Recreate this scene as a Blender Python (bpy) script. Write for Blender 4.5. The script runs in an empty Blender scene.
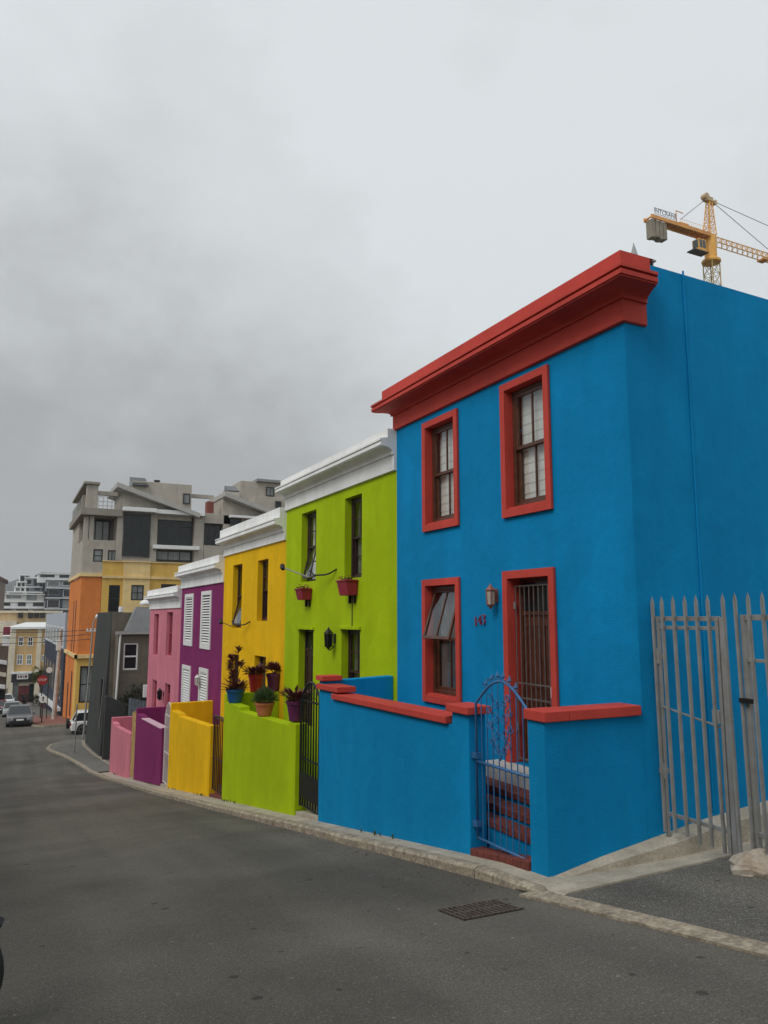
import bpy, math, random
from mathutils import Vector, Matrix
random.seed(7)
R = math.radians
S = bpy.context.scene
COL = S.collection

# ------------------------------------------------------------------ camera model (used to place measured points on real planes)
F = 755.0
YAW = math.atan2(380, math.hypot(755, 105)); PIT = math.atan2(105, 755)
FW = Vector((math.sin(YAW)*math.cos(PIT), math.cos(YAW)*math.cos(PIT), math.sin(PIT)))
RT = Vector((math.cos(YAW), -math.sin(YAW), 0)); UP = RT.cross(FW)
def ray(x, y): return FW*F + RT*(x-384) + UP*(512-y)
def onX(x, y, X): d = ray(x, y); return d*(X/d.x)
def onY(x, y, Y): d = ray(x, y); return d*(Y/d.y)
GP = [(-60,7.5),(-30,3.0),(0,-1.52),(25,-5.28),(33,-6.45),(38,-7.05),(43,-7.4),(48,-7.68),(54,-7.95),(65,-8.3),(160,-15.8),(200,-14),(370,1.5),(500,4),(3000,40)]
def gz(Y):
    if Y <= GP[0][0]: return GP[0][1]
    for (a, za), (b, zb) in zip(GP, GP[1:]):
        if Y <= b: return za+(zb-za)*(Y-a)/(b-a)
    return GP[-1][1]
def onG(x, y, dz=0):
    d = ray(x, y); a, b = 0.001, None; t = 0.001
    while t < 3:
        if (d*t).z < gz((d*t).y)+dz: b = t; break
        a = t; t *= 1.02
    for _ in range(40):
        m = (a+b)/2
        if (d*m).z < gz((d*m).y)+dz: b = m
        else: a = m
    return d*b

# ------------------------------------------------------------------ materials
MATS = {}
def mat(name, col, rough=.8, var=.06, vscale=3.0, bump=.0, bscale=60., metal=0., spec=.5, streak=0., col2=None, fine=.0, extra=None):
    if name in MATS: return MATS[name]
    m = bpy.data.materials.new(name); m.use_nodes = True
    N = m.node_tree.nodes; L = m.node_tree.links
    b = N['Principled BSDF']
    b.inputs['Roughness'].default_value = rough; b.inputs['Metallic'].default_value = metal
    b.inputs['Specular IOR Level'].default_value = spec
    tc = N.new('ShaderNodeTexCoord'); src = tc.outputs['Object']
    n1 = N.new('ShaderNodeTexNoise'); n1.inputs['Scale'].default_value = vscale; n1.inputs['Detail'].default_value = 6; n1.inputs['Roughness'].default_value = .6
    L.new(src, n1.inputs['Vector'])
    rmp = N.new('ShaderNodeValToRGB')
    c = Vector(col); c2 = Vector(col2) if col2 else None
    lo = c2 if c2 else c*(1-var*1.6); hi = c if c2 else c*(1+var)
    rmp.color_ramp.elements[0].position = .3; rmp.color_ramp.elements[1].position = .7
    rmp.color_ramp.elements[0].color = (*lo, 1); rmp.color_ramp.elements[1].color = (*[min(1, v) for v in hi], 1)
    L.new(n1.outputs['Fac'], rmp.inputs['Fac']); out = rmp.outputs['Color']
    def mul(o, fac_out, amt, dark):
        mx = N.new('ShaderNodeMixRGB'); mx.blend_type = 'MULTIPLY'
        r = N.new('ShaderNodeValToRGB'); r.color_ramp.elements[0].position = .35; r.color_ramp.elements[1].position = .65
        r.color_ramp.elements[0].color = (dark, dark, dark, 1); r.color_ramp.elements[1].color = (1, 1, 1, 1)
        L.new(fac_out, r.inputs['Fac']); mx.inputs['Fac'].default_value = amt
        L.new(o, mx.inputs['Color1']); L.new(r.outputs['Color'], mx.inputs['Color2']); return mx.outputs['Color']
    if streak:
        mp = N.new('ShaderNodeMapping'); mp.inputs['Scale'].default_value = (5, 5, .35); L.new(src, mp.inputs['Vector'])
        ns = N.new('ShaderNodeTexNoise'); ns.inputs['Scale'].default_value = 1.; ns.inputs['Detail'].default_value = 7; L.new(mp.outputs['Vector'], ns.inputs['Vector'])
        out = mul(out, ns.outputs['Fac'], streak, .55)
    if fine:
        nf = N.new('ShaderNodeTexNoise'); nf.inputs['Scale'].default_value = bscale*.8; nf.inputs['Detail'].default_value = 3; L.new(src, nf.inputs['Vector'])
        out = mul(out, nf.outputs['Fac'], fine, .4)
    if extra: out = extra(N, L, src, out)
    L.new(out, b.inputs['Base Color'])
    if bump:
        nb = N.new('ShaderNodeTexNoise'); nb.inputs['Scale'].default_value = bscale; nb.inputs['Detail'].default_value = 4; L.new(src, nb.inputs['Vector'])
        n2 = N.new('ShaderNodeTexNoise'); n2.inputs['Scale'].default_value = 3.5; n2.inputs['Detail'].default_value = 3; L.new(src, n2.inputs['Vector'])
        ad = N.new('ShaderNodeMath'); ad.operation = 'MULTIPLY_ADD'; ad.inputs[1].default_value = 2.5; L.new(n2.outputs['Fac'], ad.inputs[0]); L.new(nb.outputs['Fac'], ad.inputs[2])
        bp = N.new('ShaderNodeBump'); bp.inputs['Strength'].default_value = bump; bp.inputs['Distance'].default_value = .01
        L.new(ad.outputs['Value'], bp.inputs['Height']); L.new(bp.outputs['Normal'], b.inputs['Normal'])
    MATS[name] = m; return m

def weather(N, L, src, out):
    # faint rain runs and soft blotches of old paint
    mp = N.new('ShaderNodeMapping'); mp.inputs['Scale'].default_value = (1.6, 1.6, .22); L.new(src, mp.inputs['Vector'])
    ns = N.new('ShaderNodeTexNoise'); ns.inputs['Scale'].default_value = 1.; ns.inputs['Detail'].default_value = 8; ns.inputs['Roughness'].default_value = .65; L.new(mp.outputs[0], ns.inputs['Vector'])
    nr = N.new('ShaderNodeMapRange'); nr.inputs['From Min'].default_value = .3; nr.inputs['From Max'].default_value = .7; nr.inputs['To Min'].default_value = .85; nr.inputs['To Max'].default_value = 1.06; L.new(ns.outputs['Fac'], nr.inputs['Value'])
    sp = N.new('ShaderNodeTexNoise'); sp.inputs['Scale'].default_value = 9; sp.inputs['Detail'].default_value = 9; sp.inputs['Roughness'].default_value = .75; L.new(src, sp.inputs['Vector'])
    sr = N.new('ShaderNodeMapRange'); sr.inputs['From Min'].default_value = .30; sr.inputs['From Max'].default_value = .37; sr.inputs['To Min'].default_value = .78; sr.inputs['To Max'].default_value = 1.; L.new(sp.outputs['Fac'], sr.inputs['Value'])
    pt = N.new('ShaderNodeTexNoise'); pt.inputs['Scale'].default_value = .55; pt.inputs['Detail'].default_value = 2; pt.inputs['Distortion'].default_value = 1.2; L.new(src, pt.inputs['Vector'])
    pr = N.new('ShaderNodeMapRange'); pr.inputs['From Min'].default_value = .50; pr.inputs['From Max'].default_value = .53; pr.inputs['To Min'].default_value = .965; pr.inputs['To Max'].default_value = 1.02; L.new(pt.outputs['Fac'], pr.inputs['Value'])
    m0 = N.new('ShaderNodeMath'); m0.operation = 'MULTIPLY'; L.new(nr.outputs[0], m0.inputs[0]); L.new(pr.outputs[0], m0.inputs[1])
    ml = N.new('ShaderNodeMath'); ml.operation = 'MULTIPLY'; L.new(m0.outputs[0], ml.inputs[0]); L.new(sr.outputs[0], ml.inputs[1])
    vm = N.new('ShaderNodeVectorMath'); vm.operation = 'SCALE'; L.new(out, vm.inputs[0]); L.new(ml.outputs[0], vm.inputs['Scale']); return vm.outputs[0]
def paint(name, col, var=.045, streak=.0, rough=.85): return mat(name, col, rough, var, 1.1, .6, 70, streak=streak, spec=.1, fine=.06, extra=weather)
BLUE = paint('blue_plaster', (.0028, .240, .52)); RED = paint('red_trim', (.56, .072, .055), rough=.6)
LIME = paint('lime_plaster', (.385, .53, .006)); YEL = paint('yellow_plaster', (.82, .49, .008))
PUR = paint('purple_plaster', (.22, .03, .13)); PINK = paint('pink_plaster', (.62, .21, .27)); WHT = paint('white_plaster', (.84, .85, .84), .03)
ORG = paint('orange_plaster', (.66, .22, .065)); PALEY = paint('pale_yellow_plaster', (.78, .58, .28)); OCH = paint('ochre_plaster', (.70, .45, .12))
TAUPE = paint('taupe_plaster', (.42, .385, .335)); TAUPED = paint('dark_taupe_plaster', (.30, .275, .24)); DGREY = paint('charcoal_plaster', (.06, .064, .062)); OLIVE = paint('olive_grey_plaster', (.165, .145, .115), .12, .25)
SANDW = paint('sand_plaster', (.66, .45, .22)); CREAM = paint('cream_plaster', (.74, .66, .52)); BGREY = paint('blue_grey_plaster', (.42, .46, .52)); NAVY = paint('dark_slate_plaster', (.055, .06, .085)); OFFW = paint('off_white_plaster', (.66, .64, .6)); MIDG = paint('mid_grey_plaster', (.28, .30, .33))
ROOFG = mat('grey_roof_sheet', (.23, .235, .24), .6, .1, 4); ROOFL = mat('light_grey_roof_edge', (.40, .39, .37), .6, .08, 3); ROOFW = mat('white_roof_sheet', (.70, .72, .70), .6, .06, 2)
WOOD = mat('varnished_brown_wood', (.10, .036, .018), .4, .25, 9, .15, 40, streak=.3); DWOOD = mat('dark_brown_wood', (.035, .014, .014), .45, .2, 9); DOORW = mat('red_brown_door_wood', (.10, .03, .016), .5, .3, 6, .1, 40, streak=.4)
BLACKM = mat('black_painted_iron', (.012, .012, .014), .45, .1, 5, metal=.2); BLUEM = mat('light_blue_painted_iron', (.035, .14, .32), .45, .15, 20); GREYM = mat('grey_painted_iron', (.20, .19, .18), .5, .2, 15); WHITEM = mat('white_painted_metal', (.72, .73, .72), .45, .05, 8)
GALV = mat('galvanised_steel', (.37, .38, .38), .5, .25, 6, .2, 60, metal=.45, col2=(.27, .26, .245)); DARKF = mat('dark_frame', (.02, .02, .022), .4, .1, 5)
COPPER = mat('copper_paint', (.26, .10, .07), .45, .2, 20); CONC = mat('weathered_concrete', (.50, .45, .36), .9, .2, 3, .8, 45, fine=.3, col2=(.30, .265, .205))
KERBM = mat('worn_kerb_stone', (.46, .40, .30), .9, .25, 7, 1.0, 35, fine=.55, col2=(.20, .165, .12)); BRICKR = mat('brick_red_tread', (.20, .045, .032), .7, .3, 14, .5, 40, col2=(.09, .025, .02))
BLIND = mat('off_white_blind', (.74, .71, .65), .8, .06, 5); CURT = mat('grey_curtain', (.16, .155, .15), .9, .2, 3, streak=.5); DARKIN = mat('dark_interior', (.012, .012, .014), .9, .1, 2)
TAN = mat('tan_wood', (.46, .30, .12), .7, .25, 8, .2, 30); RUBBER = mat('black_rubber', (.012, .012, .012), .8, .1, 20); CHROME = mat('chrome', (.6, .6, .6), .15, .02, 5, metal=1.)
LEAFG = mat('green_leaf', (.07, .115, .04), .6, .3, 12); LEAFR = mat('dark_red_leaf', (.19, .03, .04), .5, .35, 14, col2=(.07, .035, .025)); SOIL = mat('soil', (.04, .028, .02), .95, .3, 30)
POTB = mat('blue_glaze', (.01, .085, .25), .3, .1, 5); POTR = mat('red_glaze', (.42, .018, .02), .35, .1, 5); POTP = mat('purple_glaze', (.11, .018, .07), .4, .1, 5); TERRA = mat('terracotta', (.50, .155, .06), .7, .12, 9, .2, 50); POTC = mat('crimson_plastic', (.30, .01, .035), .5, .1, 5)
CRY = mat('crane_yellow', (.70, .36, .06), .5, .12, .8); CRO = mat('crane_orange', (.66, .29, .06), .5, .15, .8); CRC = mat('counterweight_concrete', (.24, .21, .16), .9, .2, 1)
CARS = mat('silver_car_paint', (.19, .19, .20), .28, .03, 2, metal=.5); CARSL = mat('pale_silver_car_paint', (.42, .45, .45), .28, .03, 2, metal=.4); CARW = mat('white_car_paint', (.72, .73, .73), .25, .02, 2); CARR = mat('dark_red_car_paint', (.20, .02, .03), .3, .02, 2)
SIGNR = mat('sign_red', (.36, .02, .028), .5, .05, 3); SIGNW = mat('sign_white', (.75, .75, .75), .5, .03, 3); BLACKP = mat('black_fascia', (.02, .02, .025), .5, .1, 3)
SKIN = mat('skin', (.35, .18, .12), .6, .05, 8); CLOTHB = mat('navy_cloth', (.03, .04, .09), .9, .1, 9); CLOTHK = mat('black_cloth', (.02, .02, .02), .9, .1, 9); HAIR = mat('dark_hair', (.015, .01, .008), .7, .1, 9)
CANVAS = mat('cream_canvas', (.52, .46, .33), .9, .1, 5); MOSSW = mat('bark', (.10, .08, .06), .9, .2, 9, .6, 20); GGATE = mat('blue_grey_boards', (.15, .19, .22), .8, .2, 5, streak=.5)

def glass_mat(name, tint, amt, rough=.03):
    m = bpy.data.materials.new(name); m.use_nodes = True; N = m.node_tree.nodes; L = m.node_tree.links
    N.remove(N['Principled BSDF']); o = N['Material Output']
    t = N.new('ShaderNodeBsdfTransparent'); t.inputs['Color'].default_value = (*tint, 1)
    g = N.new('ShaderNodeBsdfGlossy'); g.inputs['Roughness'].default_value = rough; g.inputs['Color'].default_value = (.9, .95, 1, 1)
    n = N.new('ShaderNodeTexNoise'); n.inputs['Scale'].default_value = 1.2; bp = N.new('ShaderNodeBump'); bp.inputs['Strength'].default_value = .12
    L.new(n.outputs['Fac'], bp.inputs['Height']); L.new(bp.outputs['Normal'], g.inputs['Normal'])
    ge = N.new('ShaderNodeNewGeometry'); dt = N.new('ShaderNodeVectorMath'); dt.operation = 'DOT_PRODUCT'; L.new(ge.outputs['Normal'], dt.inputs[0]); L.new(ge.outputs['Incoming'], dt.inputs[1])
    ab = N.new('ShaderNodeMath'); ab.operation = 'ABSOLUTE'; L.new(dt.outputs['Value'], ab.inputs[0])
    om = N.new('ShaderNodeMath'); om.operation = 'SUBTRACT'; om.inputs[0].default_value = 1; L.new(ab.outputs[0], om.inputs[1])
    pw = N.new('ShaderNodeMath'); pw.operation = 'POWER'; pw.inputs[1].default_value = 4.; L.new(om.outputs[0], pw.inputs[0])
    mr = N.new('ShaderNodeMath'); mr.operation = 'MULTIPLY_ADD'; mr.inputs[1].default_value = .9; mr.inputs[2].default_value = .06+amt; mr.use_clamp = True; L.new(pw.outputs[0], mr.inputs[0])
    mx = N.new('ShaderNodeMixShader'); L.new(mr.outputs[0], mx.inputs[0]); L.new(t.outputs[0], mx.inputs[1]); L.new(g.outputs[0], mx.inputs[2]); L.new(mx.outputs[0], o.inputs['Surface'])
    return m
GLASS = glass_mat('window_glass', (.85, .88, .88), .02)
DGLASS = mat('dark_window_glass', (.014, .019, .021), .12, .3, .6, spec=.35); CGLASS = mat('car_glass', (.02, .025, .028), .06, .1, 1, spec=.8)
PGLASS = mat('pale_curtained_glass', (.22, .24, .24), .2, .3, .5, spec=.6, streak=.4); LAMPG = mat('lamp_glass', (.42, .38, .32), .2, .1, 5)

def asphalt(name, base, dark, light, fine=.45, g0=.58):
    def ex(N, L, src, out):
        # patches, aggregate, oil spots
        v = N.new('ShaderNodeTexVoronoi'); v.voronoi_dimensions = '2D'; v.inputs['Scale'].default_value = 1.1; L.new(src, v.inputs['Vector'])
        w = N.new('ShaderNodeTexNoise'); w.inputs['Scale'].default_value = 30; L.new(src, w.inputs['Vector'])
        s = N.new('ShaderNodeMath'); s.operation = 'MULTIPLY_ADD'; s.inputs[1].default_value = .05; L.new(w.outputs['Fac'], s.inputs[0]); L.new(v.outputs['Distance'], s.inputs[2])
        n0 = N.new('ShaderNodeTexNoise'); n0.inputs['Scale'].default_value = 1.1; L.new(src, n0.inputs['Vector'])
        th = N.new('ShaderNodeMapRange'); th.inputs['From Min'].default_value = .45; th.inputs['From Max'].default_value = .75; th.inputs['To Min'].default_value = .02; th.inputs['To Max'].default_value = .09; L.new(n0.outputs['Fac'], th.inputs['Value'])
        lt = N.new('ShaderNodeMath'); lt.operation = 'LESS_THAN'; L.new(s.outputs[0], lt.inputs[0]); L.new(th.outputs[0], lt.inputs[1])
        mx = N.new('ShaderNodeMixRGB'); mx.inputs['Color2'].default_value = (dark, dark, dark*.95, 1)
        ml = N.new('ShaderNodeMath'); ml.operation = 'MULTIPLY'; ml.inputs[1].default_value = .12; L.new(lt.outputs[0], ml.inputs[0]); L.new(ml.outputs[0], mx.inputs['Fac']); L.new(out, mx.inputs['Color1'])
        g = N.new('ShaderNodeTexNoise'); g.inputs['Scale'].default_value = 85; g.inputs['Detail'].default_value = 2; L.new(src, g.inputs['Vector'])
        r = N.new('ShaderNodeValToRGB'); r.color_ramp.elements[0].position = g0; r.color_ramp.elements[1].position = g0+.10
        r.color_ramp.elements[0].color = (0, 0, 0, 1); r.color_ramp.elements[1].color = (.75, .75, .75, 1); L.new(g.outputs['Fac'], r.inputs['Fac'])
        m2 = N.new('ShaderNodeMixRGB'); m2.inputs['Color2'].default_value = (light, light, light*.95, 1); L.new(r.outputs['Color'], m2.inputs['Fac']); L.new(mx.outputs[0], m2.inputs['Color1'])
        # long lighter wheel paths along the street
        mp = N.new('ShaderNodeMapping'); mp.inputs['Scale'].default_value = (1.0, .05, 0); L.new(src, mp.inputs['Vector'])
        nl = N.new('ShaderNodeTexNoise'); nl.inputs['Scale'].default_value = 1.3; nl.inputs['Detail'].default_value = 4; L.new(mp.outputs[0], nl.inputs['Vector'])
        r2 = N.new('ShaderNodeValToRGB'); r2.color_ramp.elements[0].position = .35; r2.color_ramp.elements[1].position = .65
        r2.color_ramp.elements[0].color = (.86, .86, .86, 1); r2.color_ramp.elements[1].color = (1.12, 1.11, 1.08, 1); L.new(nl.outputs['Fac'], r2.inputs['Fac'])
        m3 = N.new('ShaderNodeMixRGB'); m3.blend_type = 'MULTIPLY'; m3.inputs['Fac'].default_value = 1; L.new(m2.outputs[0], m3.inputs['Color1']); L.new(r2.outputs[0], m3.inputs['Color2'])
        # tar spots, gum and small pale stones, each of its own size
        def spots(prev, scale, rmax, thr, colr, amt):
            vv = N.new('ShaderNodeTexVoronoi'); vv.voronoi_dimensions = '2D'; vv.inputs['Scale'].default_value = scale
            dn = N.new('ShaderNodeTexNoise'); dn.inputs['Scale'].default_value = scale*7; dn.inputs['Detail'].default_value = 2; L.new(src, dn.inputs['Vector'])
            mv = N.new('ShaderNodeMixRGB'); mv.blend_type = 'ADD'; mv.inputs['Fac'].default_value = .035; L.new(src, mv.inputs['Color1']); L.new(dn.outputs['Color'], mv.inputs['Color2']); L.new(mv.outputs[0], vv.inputs['Vector'])
            sx = N.new('ShaderNodeSeparateColor'); L.new(vv.outputs['Color'], sx.inputs[0])
            mr = N.new('ShaderNodeMapRange'); mr.inputs['From Min'].default_value = thr; mr.inputs['From Max'].default_value = 1; mr.inputs['To Min'].default_value = 0; mr.inputs['To Max'].default_value = rmax; L.new(sx.outputs[0], mr.inputs['Value'])
            lt2 = N.new('ShaderNodeMath'); lt2.operation = 'LESS_THAN'; L.new(vv.outputs['Distance'], lt2.inputs[0]); L.new(mr.outputs[0], lt2.inputs[1])
            la = N.new('ShaderNodeMath'); la.operation = 'MULTIPLY'; la.inputs[1].default_value = amt; L.new(lt2.outputs[0], la.inputs[0])
            mm = N.new('ShaderNodeMixRGB'); mm.inputs['Color2'].default_value = (colr, colr*.96, colr*.9, 1); L.new(la.outputs[0], mm.inputs['Fac']); L.new(prev, mm.inputs['Color1']); return mm.outputs[0]
        o2 = spots(m3.outputs[0], 2.0, .075, .62, dark*.7, .7); o2 = spots(o2, 4.5, .07, .85, light*1.3, .5); o2 = spots(o2, 9, .12, .8, dark, .5)
        # broad tonal patches of older and newer surfacing
        bn = N.new('ShaderNodeTexNoise'); bn.inputs['Scale'].default_value = .35; bn.inputs['Detail'].default_value = 3; L.new(src, bn.inputs['Vector'])
        br = N.new('ShaderNodeMapRange'); br.inputs['From Min'].default_value = .42; br.inputs['From Max'].default_value = .56; br.inputs['To Min'].default_value = .84; br.inputs['To Max'].default_value = 1.06; L.new(bn.outputs['Fac'], br.inputs['Value'])
        m4 = N.new('ShaderNodeVectorMath'); m4.operation = 'SCALE'; L.new(o2, m4.inputs[0]); L.new(br.outputs[0], m4.inputs['Scale'])
        return m4.outputs[0]
    return mat(name, base, .92, .12, .55, 1.0, 75, fine=fine, extra=ex, spec=.25)
ASPH = asphalt('asphalt', (.118, .110, .095), .04, .22)
ASPHR = asphalt('rough_asphalt', (.125, .117, .102), .035, .30, .6, .54)
PAVEG = mat('grey_paving', (.15, .145, .13), .9, .2, 2.5, .7, 60, fine=.4); PAVER = mat('red_brick_paving', (.24, .11, .085), .9, .2, 4, .6, 40, fine=.4)
TERR = mat('terrain_soil', (.10, .10, .07), 1., .3, .05); MOUNT = mat('mountain_scrub', (.045, .055, .05), 1., .3, .01, col2=(.07, .07, .062))

# ------------------------------------------------------------------ mesh collection
class Fr:
    """a local frame: P = O + u*U + v*Z + n*N"""
    def __init__(s, O, U, N, V=(0,0,1)): s.O = Vector(O); s.U = Vector(U); s.N = Vector(N); s.V = Vector(V)
    def p(s, u, v, n=0): return s.O+s.U*u+s.V*v+s.N*n
class MB:
    def __init__(s): s.v = []; s.f = []
    def face(s, *ps):
        i = len(s.v); s.v += [Vector(p) for p in ps]; s.f.append(list(range(i, i+len(ps))))
    def hexa(s, P):  # 8 points: bottom 4 ccw, top 4
        i = len(s.v); s.v += [Vector(p) for p in P]
        for q in ((0,3,2,1),(4,5,6,7),(0,1,5,4),(1,2,6,5),(2,3,7,6),(3,0,4,7)): s.f.append([i+k for k in q])
        return s
    def box(s, x0, y0, z0, x1, y1, z1):
        return s.hexa([(x0,y0,z0),(x1,y0,z0),(x1,y1,z0),(x0,y1,z0),(x0,y0,z1),(x1,y0,z1),(x1,y1,z1),(x0,y1,z1)])
    def fbox(s, fr, u0, v0, n0, u1, v1, n1):
        return s.hexa([fr.p(u0,v0,n0),fr.p(u1,v0,n0),fr.p(u1,v0,n1),fr.p(u0,v0,n1),fr.p(u0,v1,n0),fr.p(u1,v1,n0),fr.p(u1,v1,n1),fr.p(u0,v1,n1)])
    def prism(s, A, B):  # two matching rings
        i = len(s.v); n = len(A); s.v += [Vector(p) for p in A]+[Vector(p) for p in B]
        s.f.append([i+k for k in range(n)][::-1]); s.f.append([i+n+k for k in range(n)])
        for k in range(n): s.f.append([i+k, i+(k+1)%n, i+n+(k+1)%n, i+n+k])
        return s
    def tube(s, pts, r, n=8, cap=True):
        pts = [Vector(p) for p in pts]; rs = r if isinstance(r, (list, tuple)) else [r]*len(pts)
        i0 = len(s.v); prev = None
        for k, p in enumerate(pts):
            d = (pts[min(k+1, len(pts)-1)]-pts[max(k-1, 0)]).normalized()
            a = prev if prev else (Vector((0,0,1)) if abs(d.z) < .9 else Vector((1,0,0)))
            x = (a-d*a.dot(d)).normalized(); y = d.cross(x); prev = x
            for j in range(n):
                t = 2*math.pi*j/n; s.v.append(p+(x*math.cos(t)+y*math.sin(t))*rs[k])
        for k in range(len(pts)-1):
            for j in range(n):
                s.f.append([i0+k*n+j, i0+k*n+(j+1)%n, i0+(k+1)*n+(j+1)%n, i0+(k+1)*n+j])
        if cap: s.f.append([i0+j for j in range(n)][::-1]); s.f.append([i0+(len(pts)-1)*n+j for j in range(n)])
        return s
    def lathe(s, c, prof, n=20, axis=None):
        c = Vector(c); ax = Vector(axis) if axis else Vector((0,0,1)); ax.normalize()
        x = Vector((1,0,0)) if abs(ax.x) < .9 else Vector((0,1,0)); x = (x-ax*x.dot(ax)).normalized(); y = ax.cross(x)
        i0 = len(s.v)
        for r, h in prof:
            for j in range(n):
                t = 2*math.pi*j/n; s.v.append(c+ax*h+(x*math.cos(t)+y*math.sin(t))*r)
        for k in range(len(prof)-1):
            for j in range(n): s.f.append([i0+k*n+j, i0+k*n+(j+1)%n, i0+(k+1)*n+(j+1)%n, i0+(k+1)*n+j])
        s.f.append([i0+j for j in range(n)][::-1]); s.f.append([i0+(len(prof)-1)*n+j for j in range(n)])
        return s
    def leaf(s, p, d, l, w, up=Vector((0,0,1))):
        d = Vector(d).normalized(); sd = d.cross(up)
        if sd.length < .05: sd = Vector((1,0,0))
        sd.normalize(); p = Vector(p); nn = sd.cross(d)
        s.face(p, p+d*l*.5+sd*w*.5+nn*l*.08, p+d*l, p+d*l*.5-sd*w*.5+nn*l*.08)
    def build(s, name, m, parent=None, bevel=0, smooth=False, label=None, tri=False):
        return link(name, s.v, s.f, m, parent, bevel, smooth, label)
    def build_each(s, name, m, parent=None, bevel=0):
        """every separate piece becomes a part of its own"""
        par = list(range(len(s.v)))
        def fd(a):
            while par[a] != a: par[a] = par[par[a]]; a = par[a]
            return a
        for f in s.f:
            for k in f[1:]: par[fd(k)] = fd(f[0])
        gr = {}
        for f in s.f: gr.setdefault(fd(f[0]), []).append(f)
        out = None
        for fs in gr.values():
            ids = sorted({k for f in fs for k in f}); mp = {k: i for i, k in enumerate(ids)}
            out = link(name, [s.v[k] for k in ids], [[mp[k] for k in f] for f in fs], m, parent, bevel)
        return out
LOC = {}
def link(name, V, Fs, m, parent=None, bevel=0, smooth=False, label=None):
    if parent is not None: L = LOC[parent.name]
    else:
        xs = [v.x for v in V]; ys = [v.y for v in V]; zs = [v.z for v in V]
        L = Vector(((min(xs)+max(xs))/2, (min(ys)+max(ys))/2, min(zs)))
    me = bpy.data.meshes.new(name); me.from_pydata([tuple(v-L) for v in V], [], Fs); me.validate(); me.update()
    import bmesh
    b = bmesh.new(); b.from_mesh(me); bmesh.ops.recalc_face_normals(b, faces=b.faces); b.to_mesh(me); b.free()
    if smooth:
        for p in me.polygons: p.use_smooth = True
    me.materials.append(m)
    o = bpy.data.objects.new(name, me); COL.objects.link(o)
    if parent is not None: o.parent = parent
    else: o.location = L
    LOC[o.name] = L
    if bevel:
        md = o.modifiers.new('bevel', 'BEVEL'); md.width = bevel; md.segments = 2; md.limit_method = 'ANGLE'; md.angle_limit = R(40)
    if smooth and not bevel:
        pass
    if label: o['label'] = label
    return o
def tag(o, label, cat, group=None, kind=None):
    if label: o['label'] = label
    if cat: o['category'] = cat
    if group: o['group'] = group
    if kind: o['kind'] = kind
    return o
def thing(name, label, cat, loc, group=None):
    o = bpy.data.objects.new(name, None); COL.objects.link(o); o.location = loc; o.empty_display_size = .3
    LOC[o.name] = Vector(loc); return tag(o, label, cat, group)
def struct(o): o['kind'] = 'structure'; return o
def text(name, body, size, fr_p, U, V, m, parent, depth=.01, label=None):
    cu = bpy.data.curves.new(name, 'FONT'); cu.body = body; cu.size = size; cu.extrude = depth; cu.offset = -.006 if body == '143' else 0; cu.align_x = 'CENTER'; cu.align_y = 'CENTER'
    tmp = bpy.data.objects.new('tmp', cu); COL.objects.link(tmp)
    dg = bpy.context.evaluated_depsgraph_get(); me = bpy.data.meshes.new_from_object(tmp.evaluated_get(dg)); bpy.data.objects.remove(tmp)
    U = Vector(U).normalized(); V = Vector(V).normalized(); W = U.cross(V); c = Vector(fr_p)
    vs = [c+U*v.co.x+V*v.co.y+W*v.co.z for v in me.vertices]; fs = [list(p.vertices) for p in me.polygons]
    return link(name, vs, fs, m, parent, label=label)

# wall with rectangular holes and reveals
def wall_holes(mb, fr, u0, v0, u1, v1, holes, reveal):
    us = sorted(set([u0, u1]+[h[0] for h in holes]+[h[2] for h in holes])); vs = sorted(set([v0, v1]+[h[1] for h in holes]+[h[3] for h in holes]))
    for a, b in zip(us, us[1:]):
        for c, d in zip(vs, vs[1:]):
            mu, mv = (a+b)/2, (c+d)/2
            if any(h[0] < mu < h[2] and h[1] < mv < h[3] for h in holes): continue
            mb.face(fr.p(a,c), fr.p(b,c), fr.p(b,d), fr.p(a,d))
    for a, c, b, d in holes:
        n = -reveal
        mb.face(fr.p(a,c), fr.p(a,d), fr.p(a,d,n), fr.p(a,c,n)); mb.face(fr.p(b,c), fr.p(b,d), fr.p(b,d,n), fr.p(b,c,n))
        mb.face(fr.p(a,c), fr.p(b,c), fr.p(b,c,n), fr.p(a,c,n)); mb.face(fr.p(a,d), fr.p(b,d), fr.p(b,d,n), fr.p(a,d,n))

def ring(mb, fr, u0, v0, u1, v1, w, n0, n1, wb=None):
    wb = wb if wb else w
    mb.fbox(fr, u0, v0, n0, u0+w, v1, n1); mb.fbox(fr, u1-w, v0, n0, u1, v1, n1)
    mb.fbox(fr, u0+w, v1-w, n0, u1-w, v1, n1); mb.fbox(fr, u0+w, v0, n0, u1-w, v0+wb, n1)

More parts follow.
